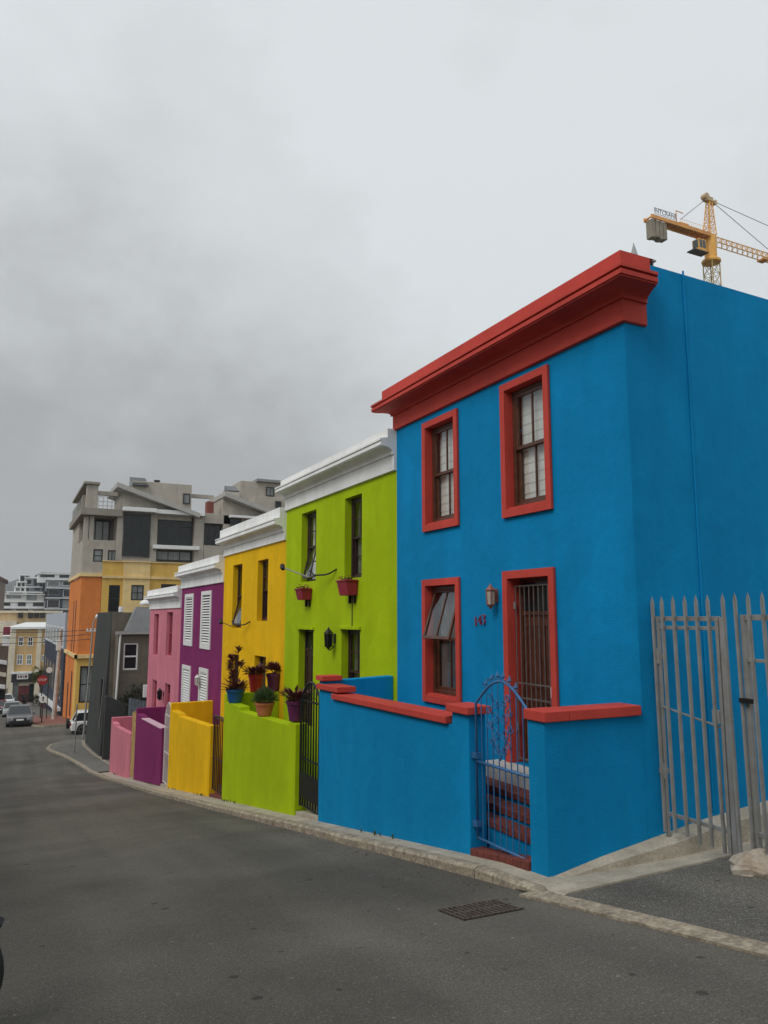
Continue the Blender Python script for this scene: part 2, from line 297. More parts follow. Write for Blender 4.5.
def sash_window(root, fr, u0, v0, u1, v1, fm, curtain, depth=.12, bars=1, hbars=0, openlow=None, opentop=None):
    """frame + two sashes + panes + curtain; the reveal of the wall is outside this"""
    m = MB(); ring(m, fr, u0, v0, u1, v1, .05, -depth-.09, -depth, .06); w = m.build('window', fm, root, .004)
    a, b = u0+.05, u1-.05; lo, hi = v0+.06, v1-.05; mid = (lo+hi)/2
    def sash(c, d, n, opened):
        f2 = fr
        if opened:   # hinged along its top edge, swung outwards by 'opened' radians
            piv = fr.p(0, d, n); 
            V = (fr.V*math.cos(opened)-fr.N*math.sin(opened)); Nn = (fr.N*math.cos(opened)+fr.V*math.sin(opened))
            f2 = Fr(piv-V*d, fr.U, Nn, V); 
            n0 = 0
        else: n0 = n
        s = MB(); ring(s, f2, a, c, b, d, .045, n0-.035, n0)
        for k in range(bars):
            x = a+(b-a)*(k+1)/(bars+1); s.fbox(f2, x-.012, c+.045, n0-.03, x+.012, d-.045, n0-.004)
        for k in range(hbars):
            y = c+(d-c)*(k+1)/(hbars+1); s.fbox(f2, a+.045, y-.012, n0-.029, b-.045, y+.012, n0-.005)
        s.build('sash', fm, w, .003)
        g = MB(); g.face(f2.p(a+.04, c+.04, n0-.018), f2.p(b-.04, c+.04, n0-.018), f2.p(b-.04, d-.04, n0-.018), f2.p(a+.04, d-.04, n0-.018)); g.build('pane', GLASS, w)
        return f2, n0
    sash(mid-.02, hi, -depth-.01, opentop); sash(lo, mid+.025, -depth-.048, openlow)
    if curtain is not None:
        cm, kind = curtain; c = MB(); n = -depth-.112
        if kind == 'blind':
            k = 11; h = (hi-lo)/k
            for i in range(k):
                y = lo+i*h; c.face(fr.p(a, y, n+.004), fr.p(b, y, n+.004), fr.p(b, y+h*.85, n-.003), fr.p(a, y+h*.85, n-.003)); c.face(fr.p(a, y+h*.85, n-.003), fr.p(b, y+h*.85, n-.003), fr.p(b, y+h, n+.004), fr.p(a, y+h, n+.004))
        elif kind == 'drape':
            k = 26
            for i in range(k):
                x0 = a+(b-a)*i/k; x1 = a+(b-a)*(i+1)/k
                z0 = n+.012*math.sin(i*2.1); z1 = n+.012*math.sin((i+1)*2.1); c.face(fr.p(x0, lo, z0), fr.p(x1, lo, z1), fr.p(x1, hi, z1), fr.p(x0, hi, z0))
        c.build('curtain', cm, w)
    return w

# ------------------------------------------------------------------ the terrace of houses
D = 5.8; XF = 4.57; YC = 5.83
FZ = Fr((D, 0, 0), (0, 1, 0), (-1, 0, 0))
def pxr(x0, yt0, x1, yb1, X=D, yt1=None):
    """outer rectangle on plane X from the pixel of the far (left) top corner and the near (right) bottom corner"""
    a = onX(x0, yt0, X); b = onX(x1, yb1, X); return (b.y, b.z, a.y, a.z)   # u0(near), v0, u1(far), v1
YB = [5.83, 11.15, 16.75, 22.3, 28.25, 34.9]

def cornice(root, y0, y1, zb, prof, m, returns=None, name='cornice', over=0):
    """prof: list of (out, z) from frieze bottom up; swept along Y with optional mitred return along the near gable"""
    c = MB()
    def st(kind):
        return [Vector((D-o, (y0-o) if kind == 'mitre' else y0, zb+z)) for o, z in prof]
    far = [Vector((D-o, y1+(min(over, o) if over else 0), zb+z)) for o, z in prof]
    near = st('mitre' if returns else 'cut')
    back_n = [Vector((D+.001, y0, p.z)) for p in (near[0], near[-1])]; n = len(prof)
    for i in range(n-1): c.face(near[i], near[i+1], far[i+1], far[i])
    inn = .30
    c.face(near[-1], Vector((D+inn, y0 if not returns else near[-1].y, near[-1].z)), Vector((D+inn, y1, near[-1].z)), far[-1])
    c.face(near[0], far[0], Vector((D+.02, y1, far[0].z)), Vector((D+.02, y0, near[0].z)))
    c.face(*far, Vector((D+inn, y1, far[-1].z)), Vector((D+inn, y1, far[0].z)))
    if returns:
        e = []
        for (o, z) in prof: e.append(Vector((D+returns-.45*max(0, o-.05), y0-o, zb+z)))
        for i in range(n-1): c.face(near[i], near[i+1], e[i+1], e[i])
        c.face(near[0], e[0], Vector((e[0].x, y0+.01, e[0].z)), Vector((D, y0+.01, e[0].z)))
        c.face(near[-1], e[-1], Vector((e[-1].x, y0+.25, e[-1].z)), Vector((D, y0+.25, e[-1].z)))
        c.face(*e, Vector((e[-1].x, y0+.25, e[-1].z)), Vector((e[0].x, y0+.01, e[0].z)))
    else:
        c.face(*near, Vector((D+inn, y0, near[-1].z)), Vector((D+inn, y0, near[0].z)))
    return c.build(name, m, root)

def cove(o0, z0, o1, z1, n=6):
    return [(o0+(o1-o0)*(1-math.cos(math.pi/2*i/n)), z0+(z1-z0)*math.sin(math.pi/2*i/n)) for i in range(1, n+1)]

def house(name, label, i, zb, ztop, holes, m, base_near):
    y0, y1 = YB[i], YB[i+1]; root = thing(name, label, 'house', (D, (y0+y1)/2, gz((y0+y1)/2)))
    w = MB(); zlo = gz(y1)-.6
    wall_holes(w, FZ, y0, zlo, y1, ztop-.12, holes, .22)
    BK = D+8.5
    w.face((D,y0,zlo),(BK,y0,zlo),(BK,y0,ztop-.12),(D,y0,ztop-.12)); w.face((D,y1,zlo),(BK,y1,zlo),(BK,y1,ztop-.12),(D,y1,ztop-.12)); w.face((BK,y0,zlo),(BK,y1,zlo),(BK,y1,ztop-.12),(BK,y0,ztop-.12))
    # parapet thickness round a sunk flat roof
    wl = w.build('wall', m, root)
    r = MB(); r.face((D+.01,y0+.01,ztop-.5),(BK-.01,y0+.01,ztop-.5),(BK-.01,y1-.01,ztop-.5),(D+.01,y1-.01,ztop-.5)); r.build('roof', ROOFG, root)
    return root
def house_cornice(root, i, zb, z, m, returns=None, over=.0, o=.30, sb=.17):
    """z = (frieze top, fascia bottom, fascia top, slab top), o"""
    fo = .05
    prof = [(fo-.02, 0), (fo, .01), (fo, z[0]-zb-.03), (fo+.03, z[0]-zb-.03), (fo+.03, z[0]-zb)] + cove(fo+.03, z[0]-zb, o-.04, z[1]-zb) + [(o-.02, z[1]-zb-.004), (o-.02, z[1]-zb+.012), (o, z[1]-zb+.014), (o, z[2]-zb-.035), (o-.03, z[2]-zb-.03), (o-.03, z[2]-zb-.018), (o+.012, z[2]-zb-.012), (o+.012, z[2]-zb+.02), (sb, z[2]-zb+.05), (sb, z[3]-zb)]
    return cornice(root, YB[i]+.002, YB[i+1]-.002, zb, prof, m, returns, over=over)

# --- blue
hb = []
R1 = pxr(504.5, 392, 544, 500.5); R2 = pxr(426.5, 424, 454.5, 518)
R3 = pxr(426.5, 585, 454.8, 697); RD = list(pxr(507, 578, 550, 700)); RD[1] = -1.80
R1 = (R1[0], onX(504.5, 511.5, D).z, R1[2], onX(544, 374.5, D).z); R2 = (R2[0], onX(426.5, 526, D).z, R2[2], onX(454.5, 416.5, D).z)
R3 = (R3[0], onX(426.5, 694.5, D).z, R3[2], onX(454.8, 584, D).z); RD = (RD[0], -1.80, RD[2], onX(550, 575.5, D).z)
R1 = (R1[0]-.09, R1[1], R1[2]-.035, R1[3]); R2 = (R2[0]-.06, R2[1], R2[2]-.01, R2[3]); R3 = (R3[0]-.11, R3[1], R3[2]-.02, R3[3]); RD = (RD[0]-.085, RD[1], RD[2]-.045, RD[3])
hB = house('blue_house', 'bright blue two-storey house with red cornice, red window surrounds and door number beside a lantern', 0, 3.15, 3.95, [R1, R2, R3, RD], BLUE, 0)
house_cornice(hB, 0, 3.15, (3.43, 3.485, 3.585, 3.86), RED, returns=.30, over=.26, o=.36, sb=.19)
def architrave(root, r, m, wd=.095, bottom=True, name='window_surround'):
    a = MB(); u0, v0, u1, v1 = r; n0, n1 = -.15, .045
    a.fbox(FZ, u0-wd, v0-(wd if bottom else 0), n0+.16, u0+.004, v1+wd, n1); a.fbox(FZ, u1-.004, v0-(wd if bottom else 0), n0+.16, u1+wd, v1+wd, n1)
    a.fbox(FZ, u0+.004, v1-.004, n0+.16, u1-.004, v1+wd, n1)
    if bottom: a.fbox(FZ, u0+.004, v0-wd, n0+.16, u1-.004, v0+.004, n1)
    # reveal lining
    a.fbox(FZ, u1-.006, v0, -.19, u1-.003, v1, .02); a.fbox(FZ, u0+.003, v0, -.19, u0+.006, v1, .02)
    a.fbox(FZ, u0+.006, v1-.006, -.19, u1-.006, v1-.003, .02)
    if bottom: a.fbox(FZ, u0+.006, v0+.003, -.10, u1-.006, v0+.03, .02)
    return a.build(name, m, root, .004)
for r in (R1, R2, R3): architrave(hB, r, RED)
architrave(hB, RD, RED, bottom=False, name='door_surround')
sash_window(hB, FZ, R1[0]+.01, R1[1]+.03, R1[2]-.01, R1[3]-.01, WOOD, (BLIND, 'blind'), .085)
sash_window(hB, FZ, R2[0]+.01, R2[1]+.03, R2[2]-.01, R2[3]-.01, WOOD, (BLIND, 'blind'), .085)
sash_window(hB, FZ, R3[0]+.01, R3[1]+.03, R3[2]-.01, R3[3]-.01, WOOD, (CURT, 'drape'), .085, opentop=R(17))
def panel_door(root, r, m, fan=.42, depth=.16):
    u0, v0, u1, v1 = r; d = MB(); ring(d, FZ, u0+.004, v0, u1-.004, v1-.004, .05, -depth-.06, -depth)
    d.fbox(FZ, u0+.05, v1-fan-.05, -depth-.06, u1-.05, v1-fan, -depth)
    fm = d.build('door_frame', m, root, .003)
    p = MB(); p.fbox(FZ, u0+.055, v0+.02, -depth-.055, u1-.055, v1-fan-.052, -depth-.02)
    w = (u1-u0-.11); 
    for a, b in ((.06, .46), (.54, .94)):
        for c, e in ((.06, .42), (.5, .94)):
            H = v1-fan-v0-.07; ring(p, FZ, u0+.055+w*a, v0+.02+H*c, u0+.055+w*b, v0+.02+H*e, .03, -depth-.02, -depth-.008)
    dr = p.build('door', m, root, .002)
    g = MB(); g.face(FZ.p(u0+.05, v1-fan, -depth-.03), FZ.p(u1-.05, v1-fan, -depth-.03), FZ.p(u1-.05, v1-.05, -depth-.03), FZ.p(u0+.05, v1-.05, -depth-.03)); g.build('fanlight', DGLASS, root)
    h = MB(); h.lathe(FZ.p(u0+.12, v0+1.0, -depth-.02), [(.012, 0), (.012, .03), (.028, .035), (.028, .06), (.01, .07)], 10, (-1, 0, 0)); h.build('handle', CHROME, dr)
    h = MB(); h.fbox(FZ, (u0+u1)/2+.02, v0+1.55, -depth-.02, (u0+u1)/2+.05, v0+1.67, -depth-.0); h.build('knocker', CHROME, dr)
    return dr
panel_door(hB, RD, DOORW)
g = MB(); u0, v0, u1, v1 = RD; n = -.06
for k in range(9):
    x = u0+.05+(u1-u0-.1)*k/8; g.tube([FZ.p(x, v0+.04, n), FZ.p(x, v1-.1, n)], .008, 6)
for z in (v0+.06, v0+.98, v0+.80, v1-.1): g.fbox(FZ, u0+.03, z-.008, n-.006, u1-.03, z+.008, n+.006)
sg = g.build('security_gate', mat('dark_grille_paint', (.12, .105, .10), .5, .2, 15), hB)
g = MB(); g.fbox(FZ, u0+.03, v0+.85, n-.02, u0+.12, v0+.98, n+.02); g.build('lock_box', WHITEM, sg, .004)
g = MB()
for z in (v0+.4, v0+1.9): g.tube([FZ.p(u1-.03, z, n), FZ.p(u1-.03, z+.09, n)], .02, 8)
g.build_each('hinge', GREYM, sg)
text('house_number', '143', .20, FZ.p(onX(481, 621, D).y, onX(481, 621, D).z, .02), (0, -.98, .16), (0, .04, 1), mat('number_paint', (.34, .04, .07), .5, .2, 20), hB, .012)
# gable wall: sloping coping line, seam pipe and rendered band at the corner
gb = MB(); gx1 = 14.3
gb.prism([(D+.002, YC-.012, 3.60), (D+.002, YC-.012, -3.2), (gx1, YC-.012, -3.2), (gx1, YC-.012, 3.80), (6.35, YC-.012, 3.90), (D+.31, YC-.012, 3.90), (D+.31, YC-.012, 3.66)],
         [(D+.002, YC+.2, 3.60), (D+.002, YC+.2, -3.2), (gx1, YC+.2, -3.2), (gx1, YC+.2, 3.80), (6.35, YC+.2, 3.90), (D+.31, YC+.2, 3.90), (D+.31, YC+.2, 3.66)])
gb.build('gable_wall', BLUE, hB)
dp = MB(); dp.tube([(6.725, YC-.024, 3.93), (6.725, YC-.024, -2.0)], .011, 8); dp.build('drain_pipe', BLUE, hB)

# --- green
def hole(xl, yt, xr, yb, i=None):
    a = onX(xl, yt, D); b = onX(xr, yb, D); return (b.y, b.z, a.y, a.z)
def hz(xl, xr, ytr, ybr):  # left px, right px, top/bottom at the right edge
    return (onX(xr, ytr, D).y, onX(xr, ybr, D).z, onX(xl, ytr, D).y, onX(xr, ytr, D).z)
G1 = hz(302, 316.5, 509, 580.5); G2 = hz(345, 362, 493, 577); G3 = hz(341.5, 360, 630, 720); G4 = hz(299, 313.5, 630, 730)
hG = house('green_house', 'lime green two-storey house with dark sash windows, white cornice and red flower boxes', 1, 2.46, 3.28, [G1, G2, G3, G4], LIME, 0)
house_cornice(hG, 1, 2.46, (2.77, 2.865, 2.97, 3.17), WHT)
sash_window(hG, FZ, *G1, DWOOD, (BLIND, 'drape'), .14, 1, 1, openlow=R(14)); sash_window(hG, FZ, *G2, DWOOD, (CURT, 'drape'), .14, 1, 1); sash_window(hG, FZ, *G3, DWOOD, (CURT, 'drape'), .14, 1, 1)
panel_door(hG, G4, DWOOD, .4, .14)
s = MB(); s.fbox(FZ, (G2[0]+G2[2])/2-.0, G3[3], .0, (G2[0]+G2[2])/2+.02, G2[1]-.1, .012); s.build('cable', BLACKM, hG)
for r in (G3, G4):
    s = MB(); s.fbox(FZ, r[0]-.05, r[3]+.003, 0.002, r[2]+.05, r[3]+.06, .05); s.build('lintel', LIME, hG, .005)
# --- yellow
Y1 = hz(233.5, 242.5, 563.5, 628); Y2 = hz(258, 268.5, 558.5, 621); Y3 = hz(230, 239, 655, 720); Y4 = hz(254.5, 266, 657, 725)
hY = house('yellow_house', 'golden yellow two-storey house with narrow dark windows and white cornice', 2, 1.78, 2.60, [Y1, Y2, Y3, Y4], YEL, 0)
house_cornice(hY, 2, 1.78, (2.02, 2.14, 2.26, 2.55), WHT)
sash_window(hY, FZ, *Y1, DWOOD, (CURT, 'drape'), .14, 0, 1, openlow=R(14)); sash_window(hY, FZ, *Y2, DWOOD, (CURT, 'drape'), .14, 1, 1); sash_window(hY, FZ, *Y3, DWOOD, (CURT, 'drape'), .14, 1, 1); panel_door(hY, Y4, DWOOD, .4, .14)
# --- purple with white louvred shutters
P1 = hz(186, 194, 594, 646); P2 = hz(202.5, 212, 591, 649.5); P3 = hz(183, 191, 667, 715); P4 = hz(200, 208.5, 670, 720)
hP = house('purple_house', 'deep purple two-storey house with white louvred shutters and white cornice', 3, 1.02, 1.90, [P1, P2, P3, P4], PUR, 0)
house_cornice(hP, 3, 1.02, (1.33, 1.44, 1.57, 1.84), WHT)
for r in (P1, P2, P3, P4):
    u0, v0, u1, v1 = r; m = MB(); ring(m, FZ, u0-.02, v0-.02, u1+.02, v1+.02, .13, -.03, .035, .16)
    sh = m.build('shutter', WHITEM, hP, .004); l = MB(); z = v0+.15
    while z < v1-.12:
        l.hexa([FZ.p(u0+.1, z, .02), FZ.p(u1-.1, z, .02), FZ.p(u1-.1, z-.02+.02, -.0), FZ.p(u0+.1, z, -.0), FZ.p(u0+.1, z+.05, -.02), FZ.p(u1-.1, z+.05, -.02), FZ.p(u1-.1, z+.05, -.03), FZ.p(u0+.1, z+.05, -.03)]); z += .085
    l.build('louvres', WHITEM, sh)
    b = MB(); b.fbox(FZ, u0, v0, -.1, u1, v1, -.08); b.build('backing', DARKIN, sh)
# --- pink
K1 = hz(154.5, 159, 614, 656); K2 = hz(167, 173, 612, 657); K3 = hz(152.5, 157, 681, 730); K4 = hz(165, 170.5, 685, 735)
hK = house('pink_house', 'rose pink two-storey house with narrow pink-framed windows and white cornice', 4, .33, 1.2, [K1, K2, K3, K4], PINK, 0)
house_cornice(hK, 4, .33, (.65, .76, .88, 1.15), WHT)
PINKD = paint('dark_pink_paint', (.34, .06, .09))
for r in (K1, K2, K3): sash_window(hK, FZ, *r, PINKD, (BLIND, 'drape'), .12, 0, 0)
panel_door(hK, K4, PINKD, .4, .12)

# ------------------------------------------------------------------ yard walls: front piece with sloping top and stepped end + party wall
WB = lambda Y: gz(Y)+.09          # pavement level at the foot of the walls
TH = .22
def yard_wall(name, label, m, y0, y1, top, party_z, coping=None, party_cop=None):
    """top: list of (Y, z) from near to far along the front face"""
    root = thing(name, label, 'garden wall', (XF+.1, (y0+y1)/2, WB((y0+y1)/2)))
    ye = y1-.2; poly = [(y0, gz(y0)-.5)]+[(y0, top[0][1])]+list(top)[1:-1]+[(ye, top[-1][1]), (ye, gz(y1)-.5)]
    w = MB(); w.prism([(XF, a, b) for a, b in poly], [(XF+TH, a, b) for a, b in poly]); w.build('wall', m, root, .012)
    p = MB(); p.prism([(XF, ye, gz(y1)-.5), (D-.003, ye, gz(y1)-.5), (D-.003, ye, party_z[1]), (XF, ye, party_z[0])],
                      [(XF, y1, gz(y1)-.5), (D-.003, y1, gz(y1)-.5), (D-.003, y1, party_z[1]), (XF, y1, party_z[0])]); p.build('party_wall', m, root, .012)
    return root
FX = lambda x, y: (onX(x, y, XF).y, onX(x, y, XF).z)
# blue: front run
c0 = FX(474, 716); c1 = FX(452, 717); s0 = FX(449.5, 724); s1 = FX(334, 699); e1 = FX(334, 692); e2 = FX(319.5, 689)
BZ0 = -1.04
wb = yard_wall('garden_wall', 'long bright blue street wall with stepped and sloping red coping', BLUE, 7.12, 11.48,
     [(7.12, c0[1]), (c1[0], c0[1]), (c1[0]+.01, s0[1]), (s1[0], s1[1]), (s1[0]+.01, e1[1]), (11.48, e1[1])], (-1.005, -.96))
def coping(root, pts, h=.085, o=.05, x0=None, x1=None):
    x0 = XF-o if x0 is None else x0; x1 = XF+TH+o if x1 is None else x1; m = MB()
    A = [(x0, a, z+.003) for a, z in pts]+[(x0, a, z+h) for a, z in reversed(pts)]; B = [(x1, p[1], p[2]) for p in A]
    m.prism(A, B); m.build('coping', RED, root, .008)
coping(wb, [(7.06, c0[1]), (c1[0]+.06, c0[1])]); coping(wb, [(c1[0]+.065, s0[1]+.0), (s1[0]-.0, s1[1])]); coping(wb, [(s1[0]-.22, e1[1]+.003), (11.5, e1[1])])
m = MB(); m.box(XF-.05, 11.24, -1.0+.003, XF+.30, 11.52, -.92); m.build('coping', RED, wb, .008)
# blue return wall beside the drive
wr = thing('garden_wall', 'bright blue end wall with flat red coping right of the gate, running back beside the drive', 'garden wall', (5.2, 5.95, -2.4))
m = MB(); m.box(XF, YC-.012, -3.0, XF+TH, 6.07, -.975); m.box(XF+TH, YC-.012, -3.0, D, YC+.2, -.975); m.build('wall', BLUE, wr)
m = MB(); m.box(XF-.03, YC-.055, -.972, XF+TH+.05, 6.10, -.875); m.build('coping', RED, wr, .008); m = MB(); m.box(XF+TH+.053, YC-.055, -.972, 5.75, YC+.25, -.875); m.build('coping', RED, wr, .008)
# others
def simple_wall(name, label, m, y0, y1, A, B, C, E, party, cap=None):
    """A near flat top px, B slope near px, C slope far px, E step top px (front face)"""
    a = FX(*A); b = FX(*B); c = FX(*C); e = FX(*E)
    r = yard_wall(name, label, m, y0, y1, [(y0, a[1]), (a[0], a[1]), (b[0], b[1]), (c[0], c[1]), (c[0]+.02, e[1]), (y1, e[1])], party)
    if cap:
        k = MB(); A2 = [(XF-.02, b[0], b[1]+.002), (XF-.02, c[0], c[1]+.002), (XF-.02, c[0], c[1]+.03), (XF-.02, b[0], b[1]+.03)]
        k.prism(A2, [(XF+TH+.02, p[1], p[2]) for p in A2]); k.build('coping', cap, r)
    return r
GSTEP = FX(226, 701.5)[1]
wg = simple_wall('garden_wall', 'lime green street wall with sloping top carrying flower pots', LIME, 12.55, 17.25, (290, 722), (288.5, 725), (240, 711), (226, 701.5), (-1.70, -1.70))
wy = simple_wall('garden_wall', 'golden yellow street wall with sloping top between dark gate and white gate', YEL, 18.45, 23.35, (210, 725.5), (209, 726.5), (178.4, 716), (173, 711), (-2.515, -2.50))
wp = simple_wall('garden_wall', 'deep purple street wall with pale sloping coping', PUR, 24.5, 29.6, (162, 728), (161, 729), (142, 719), (138, 714), (onX(137.4, 708.5, XF).z, onX(137.4, 708.5, XF).z), mat('lilac_coping', (.62, .42, .50), .7, .05, 3))
wk = simple_wall('garden_wall', 'rose pink street wall, the farthest and smallest of the painted walls', PINK, 30.6, 36.4, (130.5, 733), (130, 734), (115, 726), (113, 722.5), (onX(112, 717.5, XF).z, onX(112, 717.5, XF).z))

# yard floors behind the walls
for nm, y0, y1, z in (('yard_floor', 11.5, 17.0, None), ('yard_floor', 17.3, 23.1, None), ('yard_floor', 23.4, 29.4, None), ('yard_floor', 29.7, 36.2, None), ('yard_floor', 8.35, 11.25, None)):
    f = MB(); f.hexa([(XF+TH, y0, gz(y1)-.4), (D, y0, gz(y1)-.4), (D, y1, gz(y1)-.4), (XF+TH, y1, gz(y1)-.4), (XF+TH, y0, gz(y0)+.12), (D, y0, gz(y0)+.12), (D, y1, gz(y1)+.12), (XF+TH, y1, gz(y1)+.12)])
    struct(f.build(nm, CONC))

# steps behind the blue gate
st = thing('entrance_steps', 'red brick steps with blue risers behind the blue gate', 'steps', (5.1, 6.6, -2.5))
def step(x0, x1, zt, rm=BLUE, ye=8.0):
    m = MB(); m.box(x0+.025, 6.08, -3.4, D-.002, ye, zt-.072); m.build('riser', rm, st)
    m = MB(); k = 17; wd = (ye-6.085)/k
    for j in range(k):
        a = 6.085+wd*j; m.box(x0, a+.004, zt-.07, x1, a+wd-.004, zt)
    m.build('tread', BRICKR, st, .006)
def first_step():
    m = MB(); k = 8
    for j in range(k):
        a = 6.085+1.01*j/k; za = gz(a+.05)+.16; m.box(XF-.02, a+.004, za-.4, XF+.16, a+1.01/k-.004, za)
    m.build('threshold', BRICKR, st, .005)
first_step()
step(XF+.235, XF+.45, -2.165); step(XF+.452, XF+.70, -2.07, ye=8.1); step(XF+.702, XF+.955, -1.97, ye=8.25)
m = MB(); m.box(XF+.96, 6.085, -2.2, D-.003, 8.3, -1.80); m.build('door_plinth', mat('worn_shaded_white_paint', (.55, .54, .51), .8, .15, 4, fine=.3), st, .005)  # worn white, greyed further for the shadow it sits in

# ------------------------------------------------------------------ gates
def fr_gate(y0): return Fr((XF+.06, y0, 0), (0, 1, 0), (-1, 0, 0))
gt = thing('garden_gate', 'light blue arched iron gate with scrollwork in front of the red brick steps', 'gate', (XF+.06, 6.6, -2.3))
g = MB(); gu0, gu1 = 6.12, 7.06; zb, zm, zt = -2.33, -1.53, -.93
Gf = Fr((XF+.06, 0, 0), (0, 1, 0), (-1, 0, 0))
arch = [(gu0+(gu1-gu0)*t/16, zt+.0+.27*math.sin(math.pi*t/16)) for t in range(17)]
pts = [Gf.p(gu0, zb)]+[Gf.p(a, b) for a, b in arch]+[Gf.p(gu1, zb)]
g.tube(pts, .014, 8); g.tube([Gf.p(gu0, zm), Gf.p(gu1, zm)], .015, 8); g.tube([Gf.p(gu0, zb+.02), Gf.p(gu1, zb+.02)], .015, 8)
g.build('frame', BLUEM, gt, 0, True)
for k in range(1, 9):
    u = gu0+(gu1-gu0)*k/9; zz = zt+.27*math.sin(math.pi*k/9); b = MB(); b.tube([Gf.p(u, zb+.02), Gf.p(u, zz)], .007, 6); b.build('bar', BLUEM, gt)
def spiral(mb, f, cu, cv, r, turns, sgn, ph, n=18, t=.007, nn=.02):
    P = [];
    for k in range(n+1):
        a = ph+sgn*turns*2*math.pi*k/n; rr = r*(1-.75*k/n); P.append(f.p(cu+rr*math.cos(a), cv+rr*math.sin(a), nn))
    mb.tube(P, t, 5)
sc = MB(); cu = (gu0+gu1)/2
for sgn in (-1, 1):
    for cv, r in ((-1.02, .07), (-1.18, .075), (-.88, .06), (-1.34, .06)):
        spiral(sc, Gf, cu+sgn*r*1.15, cv, r, 1.3, sgn, math.pi if sgn > 0 else 0)
        spiral(sc, Gf, cu+sgn*r*2.4, cv+.07, r*.7, 1.2, -sgn, 0 if sgn > 0 else math.pi)
    for q in range(5): sc.tube([Gf.p(cu, -1.45, .02), Gf.p(cu+sgn*.05*q, -1.38+.08*q, .02)], .006, 5) if q else None
sc.build('scrollwork', BLUEM, gt)
sp = MB()
for k in range(2, 8):
    u = gu0+(gu1-gu0)*k/9; zz = zt+.27*math.sin(math.pi*k/9); sp.lathe(Gf.p(u, zz+.01), [(.012, 0), (.005, .03), (.02, .045), (.014, .065), (.002, .10)], 6)
    spiral(sp, Gf, u+.05, zz+.035, .03, 1.2, 1, 0, 12, .005, 0)
sp.build('finials', BLUEM, gt)
m = MB(); m.box(XF+.03, 7.03, -1.5, XF+.1, 7.115, -1.44); m.box(XF+.03, 7.03, -2.2, XF+.1, 7.115, -2.14); m.build_each('hinge', BLUEM, gt)

def iron_gate(label, y0, y1, zb, zt, rise, m, nb=7, r=.014, white=False, mesh=False):
    t = thing('garden_gate', label, 'gate', (XF+.08, (y0+y1)/2, zb)); f = Fr((XF+.08, 0, 0), (0, 1, 0), (-1, 0, 0))
    ar = [(y0+(y1-y0)*k/14, zt+rise*math.sin(math.pi*k/14)) for k in range(15)]
    g = MB(); g.tube([f.p(y0, zb)]+[f.p(a, b) for a, b in ar]+[f.p(y1, zb)], r*1.5, 8)
    for z in (zb+.03, zb+.45*(zt-zb), zt-.02): g.tube([f.p(y0, z), f.p(y1, z)], r*1.2, 6)
    g.build('frame', m, t)
    for k in range(1, nb+1):
        q = k/(nb+1); u = y0+(y1-y0)*q; b = MB(); b.tube([f.p(u, zb+.03), f.p(u, zt+rise*math.sin(math.pi*q))], r, 6); b.build('bar', m, t)
    return t, f
t2, f2 = iron_gate('black arched iron gate between the green wall and the long blue wall', 11.56, 12.50, gz(12.2)+.22, -1.38, .30, BLACKM, 7)
m = MB(); m.fbox(f2, 11.6, gz(12)+.75, .0, 12.46, gz(12)+.35, .02); 
m.build_each('kick_plate', BLACKM, t2)
iron_gate('dark brown iron gate between the green wall and the yellow wall', 17.32, 18.4, gz(18)+.2, -2.35, .05, DWOOD, 6, .013)
t3, f3 = iron_gate('white arched metal gate between the yellow wall and the purple wall', 23.42, 24.44, gz(24)+.15, -2.95, .38, WHITEM, 5, .010)
t4 = thing('garden_gate', 'tan wooden slat gate between the purple wall and the pink wall', 'gate', (XF+.08, 30.1, gz(30)+.1))
for k in range(7):
    y = 29.66+.135*k; m = MB(); m.tube([(XF+.05, y, gz(30)+.15), (XF+.05, y, -3.55+.05*math.sin(k*2))], .045, 8); m.build('slat', TAN, t4)
m = MB(); m.box(XF+.1, 29.65, -4.0, XF+.14, 30.58, -3.9); m.box(XF+.1, 29.65, -5.4, XF+.14, 30.58, -5.3); m.build_each('rail', TAN, t4)
# concrete door steps of the other gates
for y0, y1, mm, lb in ((11.52, 12.52, CONC, 'grey concrete step under the black gate'), (17.28, 18.42, BRICKR, 'red brick step under the dark brown gate'), (23.38, 24.46, CONC, 'grey concrete step under the white gate'), (29.62, 30.58, CONC, 'grey concrete step under the tan slat gate')):
    m = MB(); m.hexa([(XF+.01, y0, gz(y0)-.3), (D-.3, y0, gz(y0)-.3), (D-.3, y1, gz(y1)-.3), (XF+.01, y1, gz(y1)-.3), (XF+.01, y0, gz(y0)+.17), (D-.3, y0, gz(y0)+.17), (D-.3, y1, gz(y1)+.17), (XF+.01, y1, gz(y1)+.17)])
    tag(m.build('door_step', mm, None, .01), lb, 'step')

